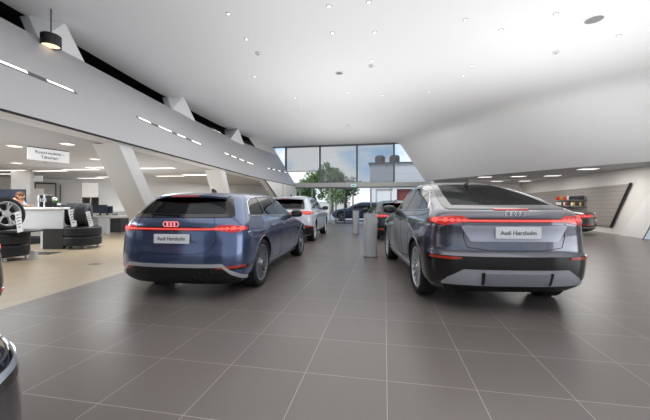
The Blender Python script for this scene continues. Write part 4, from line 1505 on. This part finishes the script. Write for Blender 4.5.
# on the counter
zc = 1.2
rt = place('partition_screen', 4, 10.4, 'dark blue-grey partition screen standing behind the person at the counter', 'partition')
MB().bbox((-1.3, 0, .12), (.68, .06, 1.78)).build('screen_panel', M_screenbk, rt, bevel=.01)
MB().bbox((-1.2, -.02, 1.30), (.2, 0, 1.52)).build('dark_strip', M_black, rt)
for x in (-1.1, .5):
    MB().bbox((x - .03, -.2, 0), (x + .03, .26, .12)).build('foot', M_black, rt)
def on_counter(name, px, dy, label, cat, group=None):
    return place(name, px, 9.05 + dy, label, cat, group, z=zc + .001)
for i, (px, h, m) in enumerate(((42, .34, M_plate), (44.1, .36, M_black), (45.9, .34, M_black), (47.7, .36, M_plate), (49.5, .35, M_black))):
    rt = on_counter('ring_binder', px, .16, ['white ring binder at the near end of the binder row', 'tall black ring binder second in the row on the counter', 'black ring binder in the middle of the counter row', 'white ring binder between two black ones on the counter', 'last black ring binder, next to the plant'][i], 'binder', 'ring binders on the counter')
    MB().bbox((-.018, -.12, 0), (.018, .12, h)).build('cover', m, rt, bevel=.004)
    MB().bbox((-.012, -.123, h * .45), (.012, -.119, h * .75)).build('spine_label', M_front, rt)
# plant
rt = on_counter('potted_plant', 55.5, .16, 'small white-flowered green plant in a black pot on the counter', 'plant')
MB().lathe([(.001, 0), (.055, 0), (.075, .12), (.065, .12), (.06, .1), (.001, .1)], 20).build('pot', M_black, rt)
lf = MB()
for i in range(34):
    a, e = random.uniform(0, 2 * PI), random.uniform(.3, 1.4)
    L = random.uniform(.08, .16)
    d_ = Vector((math.cos(a) * math.cos(e), math.sin(a) * math.cos(e), math.sin(e)))
    sd = d_.cross(Vector((0, 0, 1))).normalized() * .022
    b0 = Vector((0, 0, .1))
    lf.add([b0, b0 + d_ * L * .5 + sd, b0 + d_ * L, b0 + d_ * L * .5 - sd], [(0, 1, 2, 3)])
lf.build('leaves', mat('leaf_green', rgb(96, 140, 70), .6, var=.3, scale=30), rt)
fl = MB()
for i in range(12):
    a = random.uniform(0, 2 * PI)
    fl.blob((math.cos(a) * random.uniform(0, .06) - .02, math.sin(a) * .05, .2 + random.uniform(0, .08)), (.05, .05, .04), 8, 5)
fl.build('flowers', mat('petal_white', rgb(236, 240, 226), .6), rt)
rt = on_counter('card_box', 60.3, .14, 'low black box with pale cards at the end of the counter', 'box')
MB().bbox((-.06, -.08, 0), (.07, .08, .06)).build('box_body', M_black, rt, bevel=.004)
MB().bbox((-.05, -.05, .06), (.05, -.04, .12)).build('card', M_plate, rt)
# white wall cupboards behind the counter
for px, nm, lab in ((23, 'white_cupboard', 'tall white cupboard behind the counter next to the square column'),):
    rt = place(nm, 33, 12.2, lab, 'cupboard')
    MB().bbox((-.55, 0, 0), (.0, .5, 1.9)).build('carcass', M_lam, rt, bevel=.006)
    dd = MB().bbox((-.54, -.02, .02), (-.01, 0, 1.88)).build('door', M_lam, rt, bevel=.004)
    MB().bbox((-.06, -.05, .9), (-.04, -.02, 1.1)).build('handle', M_silver, dd)
# small sign over the cupboard
rt = place('small_wall_sign', 38, 11.5, 'small white hanging sign beside the square column', 'sign', z=2.12)
MB().box((0, 0, .1), (.34, .03, .2)).build('sign_board', M_plate, rt)
for sx in (-.12, .12):
    MB().tube([(sx, 0, .2), (sx, 0, HL - .03 - 2.12)], .005, 5).build('hanger', M_frame, rt)

# person behind the counter, bent over the counter top, seen from the side
def skin_body(name, joints, edges, m, parent, sub=2, root_i=0):
    me = bpy.data.meshes.new(name)
    me.from_pydata([j[0] for j in joints], edges, [])
    o = bpy.data.objects.new(name, me)
    COL.objects.link(o)
    sk = o.modifiers.new('skin', 'SKIN')
    sk.use_smooth_shade = True
    lay = me.skin_vertices.new() if not me.skin_vertices else me.skin_vertices[0]
    for i, j in enumerate(joints):
        r = j[1]
        lay.data[i].radius = r if isinstance(r, tuple) else (r, r)
        lay.data[i].use_root = i == root_i
    sb = o.modifiers.new('sub', 'SUBSURF')
    sb.levels = sb.render_levels = sub
    m2 = baked(o)
    bpy.data.objects.remove(o)
    m2.materials.clear()
    m2.materials.append(m)
    m2.polygons.foreach_set('use_smooth', [True] * len(m2.polygons))
    o = bpy.data.objects.new(name, m2)
    COL.objects.link(o)
    o.parent = parent
    return o
M_skin = mat('skin', rgb(206, 150, 120), .55, var=.08, scale=12)
rt = place('person', 10.5, 9.42, 'brown-haired person in a pale shirt leaning over the service counter', 'person')
# local: x towards photo-right (the way the person faces), y away
body = [((-.16, .18, .92), (.15, .13)), ((-.12, .18, 1.1), (.15, .13)), ((-.04, .18, 1.28), (.17, .13)), ((.02, .18, 1.40), (.11, .1)), ((.06, .18, 1.47), (.055, .055)), ((.11, .18, 1.48), (.07, .07)), ((.14, .18, 1.54), (.092, .082)), ((.14, .18, 1.60), (.068, .068)),
        ((-.02, .0, 1.36), .065), ((.02, -.06, 1.24), .05), ((.12, -.1, 1.235), .038), ((.23, -.1, 1.232), .026), ((.28, -.1, 1.235), .028),
        ((-.02, .36, 1.36), .065), ((.04, .42, 1.24), .05), ((.14, .38, 1.235), .038), ((.24, .34, 1.232), .026), ((.29, .33, 1.235), .028),
        ((-.15, .08, .75), .09), ((-.08, .08, .45), .065), ((-.1, .08, .08), .05), ((-.02, .08, .04), .04), ((-.15, .28, .75), .09), ((-.08, .28, .45), .065), ((-.1, .28, .08), .05), ((-.02, .28, .04), .04)]
ed = [(0, 1), (1, 2), (2, 3), (3, 4), (4, 5), (5, 6), (6, 7), (3, 8), (8, 9), (9, 10), (10, 11), (11, 12), (3, 13), (13, 14), (14, 15), (15, 16), (16, 17), (0, 18), (18, 19), (19, 20), (20, 21), (0, 22), (22, 23), (23, 24), (24, 25)]
k = len(body)
for hand, s_ in ((12, -1), (17, 1)):
    hx, hy, hz_ = body[hand][0]
    for j, (dy, ln) in enumerate(((-.03, .07), (-.01, .085), (.012, .08), (.032, .06))):
        body.append(((hx + .03, hy + dy, hz_ + .005), .0095)); body.append(((hx + .03 + ln * .55, hy + dy * 1.2, hz_ + .008), .0085)); body.append(((hx + .03 + ln, hy + dy * 1.25, hz_ - .008), .007))
        n0 = len(body) - 3
        ed += [(hand, n0), (n0, n0 + 1), (n0 + 1, n0 + 2)]
    body.append(((hx - .005, hy - s_ * .04, hz_ + .0), .011)); body.append(((hx + .03, hy - s_ * .06, hz_ - .002), .009))
    ed += [(hand, len(body) - 2), (len(body) - 2, len(body) - 1)]
bd = skin_body('body', body, ed, M_skin, rt)
shirt = [((-.16, .18, .95), (.165, .145)), ((-.12, .18, 1.1), (.17, .15)), ((-.04, .18, 1.28), (.19, .15)), ((.01, .18, 1.40), (.125, .115)), ((-.02, .0, 1.36), .082), ((.02, -.06, 1.255), .062), ((.09, -.09, 1.25), .055), ((-.02, .36, 1.36), .082), ((.04, .42, 1.255), .062), ((.1, .39, 1.25), .055)]
skin_body('shirt', shirt, [(0, 1), (1, 2), (2, 3), (3, 4), (4, 5), (5, 6), (3, 7), (7, 8), (8, 9)], mat('pale_shirt', rgb(206, 214, 230), .8), rt)
tro = [((-.16, .18, .92), (.16, .14)), ((-.15, .08, .75), .105), ((-.08, .08, .45), .08), ((-.1, .08, .12), .065), ((-.15, .28, .75), .105), ((-.08, .28, .45), .08), ((-.1, .28, .12), .065)]
skin_body('trousers', tro, [(0, 1), (1, 2), (2, 3), (0, 4), (4, 5), (5, 6)], mat('dark_trousers', rgb(44, 48, 60), .8), rt)
hair = MB().blob((.12, .18, 1.59), (.215, .2, .17), 18, 12, 2.2)
hair.blob((.07, .18, 1.53), (.14, .195, .22), 16, 10, 2.2)
hair.build('hair', mat('brown_hair', rgb(96, 64, 42), .6, var=.3, scale=40), rt)
fc = MB()
fc.blob((.235, .18, 1.52), (.05, .03, .045), 10, 6)
fc.build('nose', M_skin, rt)
ey = MB()
for s_ in (-1, 1):
    ey.blob((.22, .18 + s_ * .035, 1.545), (.014, .024, .014), 8, 6)
ey.build('eyes', M_black, rt)
MB().blob((.222, .18, 1.48), (.016, .05, .014), 8, 6).build('mouth', mat('lips', rgb(170, 96, 84), .5), rt)
er_ = MB()
for s_ in (-1, 1):
    er_.blob((.13, .18 + s_ * .094, 1.53), (.045, .02, .065), 8, 6)
er_.build('ears', M_skin, rt)
# office chair under the person is out of sight behind the counter

# ------------------------------------------------------------------ tyres
def tyre_mesh(rad, inner, w, cache={}):
    key = (rad, inner, w)
    if key not in cache:
        t = MB()
        h = w / 2
        prof = [(inner, -h * .8), (inner + .03, -h * .97), (rad - .06, -h), (rad - .02, -h * .9), (rad, -h * .75)]
        for g in (-.45, -.15, .15, .45):
            prof += [(rad, h * (g - .05)), (rad - .012, h * (g - .03)), (rad - .012, h * (g + .03)), (rad, h * (g + .05))]
        prof += [(rad, h * .75), (rad - .02, h * .9), (rad - .06, h), (inner + .03, h * .97), (inner, h * .8)]
        t.lathe(prof, 56, closed=True)
        cache[key] = t.mesh('tyre', M_tyre_blue)
    return cache[key]
def lay_tyre(px, d, z, rad, w, label, group):
    o = bpy.data.objects.new('loose_tyre', tyre_mesh(rad, rad - .15, w))
    COL.objects.link(o)
    P = at_d(px, d, z + w / 2)
    o.location = P
    tag(o, label, 'tyre', group)
    return o
def dolly(px, d, rad, label):
    rt = place('tyre_dolly', px, d, label, 'dolly')
    b_ = MB()
    for i in range(4):
        a = PI / 4 + i * PI / 2
        b_.box((math.cos(a) * rad * .45, math.sin(a) * rad * .45, .075), (rad * 1.0, .07, .03), rot=Matrix.Rotation(a, 3, 'Z'))
    b_.build('cross_frame', M_silver, rt)
    for i in range(4):
        a = PI / 4 + i * PI / 2
        w = MB().lathe([(.001, -.02), (.028, -.02), (.03, -.012), (.03, .012), (.028, .02), (.001, .02)], 16, c=(math.cos(a) * rad * .9, math.sin(a) * rad * .9, .03), axis='x')
        w.build('caster', M_alloy, rt)
dolly(5, 7.3, .4, 'silver wheeled dolly carrying the tyre stack with the alloy wheel')
lay_tyre(5, 7.3, .09, .43, .28, 'bottom tyre of the stack that carries the alloy wheel', 'tyres in the stack under the alloy wheel')
lay_tyre(5.5, 7.3, .37, .43, .28, 'upper tyre of the stack, right under the alloy wheel', 'tyres in the stack under the alloy wheel')
# display board on the stack
rt = place('display_board', 12, 7.3, 'flat black board on top of the tyre stack under the alloy wheel', 'board', z=.65)
MB().bbox((-.5, -.35, 0), (.5, .35, .03)).build('board', M_black, rt, bevel=.004)
# alloy wheel leaning on the stack
ty, rm = wheel_meshes(.37, .285, .24, 'five', 'silver')
w = bpy.data.objects.new('alloy_wheel', rm)
COL.objects.link(w)
w.location = at_d(4.5, 7.22, .695 + .37)
w.rotation_euler = (0, R(-8), YAW - R(8))
tag(w, 'silver five-spoke alloy wheel standing on top of the tyre stack', 'wheel')
t = bpy.data.objects.new('tyre', ty)
COL.objects.link(t)
t.parent = w
def card(px, d, z, h, w_, lean, yaw, label):
    rt = place('price_card', px, d, label, 'sign', 'white price cards on the display wheels', rot=yaw, z=z)
    b_ = MB().box((0, 0, h / 2), (w_, .008, h), rot=None)
    o = b_.build('card', M_plate, rt)
    tx = MB()
    for i in range(5):
        tx.box((-.0, -.006, h * (.85 - .15 * i)), (w_ * (.7 if i % 2 else .5), .002, h * .035))
    tx.build('print', M_plate_ink, rt)
    rt.rotation_euler = (R(-6), lean, YAW + yaw)
card(20.5, 6.95, .68, .46, .13, R(-14), 0, 'white price card leaning on the alloy wheel')
# second stack
dolly(83.0, 9.35, .40, 'wheeled dolly under the tyre stack with two upright tyres')
lay_tyre(83.0, 9.35, .09, .46, .27, 'bottom tyre of the stack beside the dark counter plinth', 'tyres in the stack beside the counter')
lay_tyre(83.0, 9.35, .36, .455, .27, 'upper flat tyre of the stack beside the counter, under the upright tyres', 'tyres in the stack beside the counter')
rt = place('display_board', 83, 9.35, 'flat black board between the lying and the upright tyres by the counter', 'board', z=.63)
MB().lathe([(.001, 0), (.40, 0), (.40, .02), (.001, .02)], 32).build('board', M_black, rt)
for px, d, yaw, lab in ((73, 9.52, 118, 'upright tyre on the stack, closer to the counter'), (83.5, 9.3, 112, 'upright tyre on the stack, on the side of the office desk')):
    o = bpy.data.objects.new('upright_tyre', tyre_mesh(.335, .21, .33))
    COL.objects.link(o)
    o.location = at_d(px, d, .65 + .335)
    o.rotation_euler = (PI / 2, 0, YAW + R(yaw))
    tag(o, lab, 'tyre', 'upright tyres on the stack')
card(74.5, 8.97, .655, .5, .14, R(-12), R(20), 'white price card leaning on the upright tyre by the counter')
card(91.5, 8.98, .655, .44, .1, R(-14), R(20), 'narrow white price card on the outermost upright tyre')
# tyre glimpsed under the counter
o = bpy.data.objects.new('loose_tyre', tyre_mesh(.33, .19, .22))
COL.objects.link(o)
o.location = at_d(30, 10.3, .11)
tag(o, 'tyre lying on the floor under the service counter', 'tyre')
# thin dark patch on the floor, and floor socket
rt = place('floor_patch', 39, 8.25, 'thin dark patch on the beige floor in front of the counter', 'mat')
MB().bbox((-.5, -.18, 0), (.42, .22, .008)).build('mat', M_plinth, rt)
P = at_z(95, 264.2, 0)
o = MB().bbox((-.11, -.08, 0), (.11, .08, .006)).build('floor_socket', mat('socket_brown', rgb(110, 96, 80), .5))
o.location = P
tag(o, 'small brown socket cover set in the beige floor', 'floor socket')
P = at_d(33, 7.45, .0)
rt = empty('tyre_scale', P, YAW)
tag(rt, 'small silver metal foot jack on the floor beside the alloy wheel stack', 'jack')
MB().bbox((-.09, -.06, 0), (.09, .06, .02)).build('base', M_alloy, rt, bevel=.004)
MB().bbox((-.06, -.04, .02), (.09, .04, .2)).build('post', M_alloy, rt, bevel=.01)

# ------------------------------------------------------------------ posts on the tiles
def pedestal(px, d, w, h, label, rot):
    P = at_d(px, d)
    rt = empty('charging_post', P, rot)
    tag(rt, label, 'post', 'grey posts beside the cars')
    pts = []
    for i in range(24):
        a = 2 * PI * i / 24
        c, s_ = math.cos(a), math.sin(a)
        pts.append((w / 2 * math.copysign(abs(c) ** .6, c), w * .35 * math.copysign(abs(s_) ** .6, s_)))
    MB().prism([(x, y, .02) for x, y in pts], (0, 0, h - .02)).build('post_body', M_steel, rt)
    MB().prism([(x * .96, y * .96, h) for x, y in pts], (0, 0, .012)).build('post_cap', M_frame, rt)
    MB().prism([(x * 1.05, y * 1.05, 0) for x, y in pts], (0, 0, .02)).build('base_plate', M_frame, rt)
pedestal(370.5, 7.75, .33, 1.06, 'larger brushed grey post standing beside the grey coupe SUV', YAW)
pedestal(356, 13.5, .27, 1.0, 'smaller grey post standing closer to the entrance door', YAW)
# leaning display at the right edge
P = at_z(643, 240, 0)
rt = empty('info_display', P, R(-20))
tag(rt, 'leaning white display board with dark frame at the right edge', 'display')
MB().prism([(0, 0, .02), (.95, 0, .02), (1.35, 0, 1.1), (.42, 0, 1.1)], (0, .05, 0)).build('board', mat('display_pale', rgb(206, 218, 232), .25, emit=.3), rt)  # slight emission added so the board, facing away from light, looks bright
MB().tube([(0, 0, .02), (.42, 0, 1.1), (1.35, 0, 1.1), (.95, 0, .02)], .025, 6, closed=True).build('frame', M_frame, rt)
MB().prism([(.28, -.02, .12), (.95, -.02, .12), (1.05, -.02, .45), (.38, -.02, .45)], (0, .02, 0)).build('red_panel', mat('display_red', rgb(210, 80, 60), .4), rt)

# ------------------------------------------------------------------ outside
struct(flat('pavement', [(-90, -70), (90, -70), (90, 110), (-90, 110)], -.03, mat('asphalt', rgb(176, 175, 172), .8, var=.1, scale=.8)))
# neighbouring building
rt = empty('neighbour_building', (0, 0, 0))
tag(rt, 'grey flat-roofed building with red brick bays across the street', 'building')
YN = 40.0
x0 = at_Y(370, YN).x
zt = 6.3
mb = MB()
mb.bbox((x0, YN, 3.1), (x0 + 40, YN + 12, zt))
mb.build('upper_wall', line_mat('grey_cladding', rgb(188, 189, 190), rgb(165, 166, 168), 2, 1.2), rt)
mb = MB()
mb.bbox((x0, YN + .4, 0), (x0 + 40, YN + 12, 3.1))
mb.build('brick_wall', line_mat('brick_red', rgb(126, 52, 46), rgb(104, 44, 40), 2, 8), rt)
for i in range(16):
    x = x0 + .2 + i * 2.6
    MB().bbox((x, YN, 0), (x + .5, YN + .45, 3.1)).build('bay_column', M_white, rt)
MB().bbox((x0 + .7, YN + .2, 0), (x0 + 2.8, YN + .42, 3.09)).build('garage_door', M_white, rt)
MB().bbox((x0 - .2, YN - .3, zt), (x0 + 40, YN + 12, zt + .12)).build('roof_edge', M_frame, rt)
for px, lab in ((380, 'dark roof vent drum showing through the roller screen'), (394.5, 'dark roof vent drum half outside the roller screen edge')):
    P = at_Y(px, YN + 2)
    r2 = empty('roof_vent', (P.x, YN + 2, zt + .12))
    tag(r2, lab, 'roof vent', 'roof vents across the street')
    MB().lathe([(.001, 0), (.35, 0), (.4, .2), (.001, .2)], 20).build('base', M_frame, r2)
    MB().lathe([(.3, .15), (.62, .2), (.66, .35), (.66, .95), (.5, 1.15), (.001, 1.2)], 24).build('drum', mat('vent_dark', rgb(78, 80, 82), .6), r2)
rt = empty('street_wall', (-12, 46, 0))
tag(rt, 'low white garden wall beyond the parked cars', 'wall')
MB().bbox((-12, 0, 0), (7, .3, 1.4)).build('wall_face', mat('render_white', rgb(220, 218, 212), .8), rt)
MB().bbox((-12.1, -.05, 1.4), (7.1, .35, 1.5)).build('wall_coping', M_header, rt)
# trees
def tree(px, Y, h, w, trunk_h, label, seed, col, n=1500):
    rnd = random.Random(seed)
    P = at_Y(px, Y)
    rt = empty('leafy_tree', (P.x, Y, 0))
    tag(rt, label, 'tree', 'trees across the street')
    MB().tube([(0, 0, 0), (.05, 0, trunk_h * .5), (-.05, .1, trunk_h), (.1, 0, h * .7)], [.2, .16, .13, .05], 8).build('trunk', mat('bark', rgb(92, 80, 66), .9, var=.3, scale=8), rt)
    cl = [(Vector((rnd.uniform(-.32, .32) * w, rnd.uniform(-.3, .3) * w, rnd.uniform(trunk_h, h * .88))), rnd.uniform(.16, .3) * w) for _ in range(13)]
    mb = MB()
    for i in range(n):
        c, r = rnd.choice(cl)
        d = Vector((rnd.gauss(0, 1), rnd.gauss(0, 1), rnd.gauss(0, 1))).normalized()
        p = c + d * r * rnd.uniform(.55, 1.05)
        u = Vector((rnd.gauss(0, 1), rnd.gauss(0, 1), rnd.gauss(0, 1))).normalized()
        v = u.cross(d).normalized()
        s_ = rnd.uniform(.1, .22)
        mb.add([p - u * s_, p + v * s_ * .6, p + u * s_, p - v * s_ * .6], [(0, 1, 2, 3)])
    mb.build('crown', col, rt)
G1 = mat('foliage_green', rgb(112, 136, 84), .7, var=.45, scale=1.6)
G2 = mat('foliage_dark', rgb(78, 110, 56), .7, var=.45, scale=1.6)
tree(293, 44, 4.4, 3.2, 1.3, 'round dark green tree at the far left behind the glass front', 1, G2)
tree(313, 33, 5.7, 2.7, 2.0, 'bright green tree rising behind the left roller screen', 2, G1)
tree(332, 38, 6.3, 3.9, 2.0, 'tall green tree behind the middle roller screen', 3, G1, 2000)
tree(346, 42, 5.0, 3.6, 1.4, 'lower green tree between the tall tree and the grey building', 4, G2)
tree(340, 53, 5.4, 4.6, 1.2, 'farthest low tree beyond the white garden wall', 5, G2)
tree(305, 26, 2.9, 2.4, .5, 'dark bushy tree close behind the white SUV', 6, G2)

# ------------------------------------------------------------------ light
w = bpy.data.worlds.new('world')
sc.world = w
w.use_nodes = True
nt = w.node_tree
N, L = nt.nodes, nt.links
bg = N['Background']
tc = N.new('ShaderNodeTexCoord')
sp = N.new('ShaderNodeSeparateXYZ')
L.new(tc.outputs['Generated'], sp.inputs[0])
rp = N.new('ShaderNodeValToRGB')
e = rp.color_ramp.elements
e[0].position, e[0].color = 0.0, (.88, .93, 1, 1)
e[1].position, e[1].color = .45, (.25, .48, .95, 1)
m_ = e.new(.12)
m_.color = (.46, .7, .98, 1)
L.new(sp.outputs['Z'], rp.inputs[0])
nz = N.new('ShaderNodeTexNoise')
nz.inputs['Scale'].default_value = 4.5
nz.inputs['Detail'].default_value = 6
mp = N.new('ShaderNodeMapping')
mp.inputs['Scale'].default_value = (1, 1, 2.4)
mp.inputs['Location'].default_value = (1.3, .45, .2)
L.new(tc.outputs['Generated'], mp.inputs[0])
L.new(mp.outputs[0], nz.inputs[0])
cr = N.new('ShaderNodeValToRGB')
cr.color_ramp.elements[0].position = .42
cr.color_ramp.elements[1].position = .58
L.new(nz.outputs['Fac'], cr.inputs[0])
mx = N.new('ShaderNodeMix')
mx.data_type = 'RGBA'
L.new(cr.outputs[0], mx.inputs[0])
L.new(rp.outputs[0], mx.inputs[6])
mx.inputs[7].default_value = (1, 1, 1, 1)
L.new(mx.outputs[2], bg.inputs['Color'])
bg.inputs['Strength'].default_value = 1.15

def area(name, loc, rot, sx, sy, power, col=(1, 1, 1)):
    l = bpy.data.lights.new(name, 'AREA')
    l.shape = 'RECTANGLE'
    l.size, l.size_y = sx, sy
    l.energy = power
    l.color = col
    o = bpy.data.objects.new(name, l)
    COL.objects.link(o)
    o.location = loc
    o.rotation_euler = rot
    return o
sun = bpy.data.lights.new('sun', 'SUN')
sun.energy = 2.2
sun.angle = R(2)
so = bpy.data.objects.new('sun', sun)
COL.objects.link(so)
so.rotation_euler = (R(35), R(-38), 0)
# broad fill areas added under the hall ceiling, besides its small spots
for x, y in ((-2.5, 2), (2.5, 2), (-3, 8), (2, 8), (-2.5, 14.5), (0.5, 14.5)):
    area('ceiling_fill', (x, y, H - .04), (0, 0, 0), 5, 5, 70, (1, .98, .95))
# unseen fill areas added to brighten the white ceiling from below
for x, y, p in ((0, -2.5, 85), (0, 4, 100), (-1.5, 10, 130), (-2, 16, 110), (7.5, 2, 210), (4.5, 8, 190)):
    area('upward_fill', (x, y, 1.6), (PI, 0, 0), 5, 5, p, (1, 1, 1))
# daylight through the glazed rear and side of the hall
area('rear_daylight', (5, YB + .15, 2.5), (PI / 2, 0, PI), 19, 4.4, 1050, (.95, .98, 1))
area('side_daylight', (XR - .15, -.5, 2.5), (PI / 2, 0, PI / 2), 11, 4.4, 420, (.95, .98, 1))
# left wing and right recess
for x, y, p in ((-8, 3, 90), (-8, 9, 110), (-13, 5, 120), (-10.5, 6.5, 95), (-9, 14.5, 90)):
    area('wing_luminaire', (x, y, HL - .06), (0, 0, 0), 2.5, 2.5, p, (.95, .98, 1))
for x, y, p in ((-9, 4, 18), (-9, 9, 26), (-12.5, 13, 18), (-6.2, 3.4, 20), (-6.6, 8.4, 14)):  # unseen upward fill added low in the wing, no fixture
    area('wing_upward_fill', (x, y, .9), (PI, 0, 0), 2.2, 2.2, p, (.96, .98, 1))
area('wing_rear_fill', (-10, YB + .15, 1.6), (PI / 2, 0, PI), 10, 1.4, 430, (.95, .98, 1))  # fill added from behind to lighten the wing's camera-facing sides
for x, y, p in ((8, 14.5, 80), (7.5, 18.5, 100), (7.5, 22.5, 70)):
    area('recess_luminaire', (x, y, ZE), (0, 0, 0), 1.5, 1.5, p, (1, .98, .95))

# ------------------------------------------------------------------ camera
cam = bpy.data.cameras.new('camera')
cam.lens = FPX / 650 * 36
cam.sensor_width = 36
cam.shift_y = -(210 - HZ) / 650
cam.clip_end = 400
co = bpy.data.objects.new('camera', cam)
COL.objects.link(co)
co.location = (0, 0, EYE)
co.rotation_euler = (PI / 2, 0, YAW)
sc.camera = co
sc.view_settings.view_transform = 'Standard'
sc.view_settings.look = 'None'
sc.view_settings.exposure = 0.0
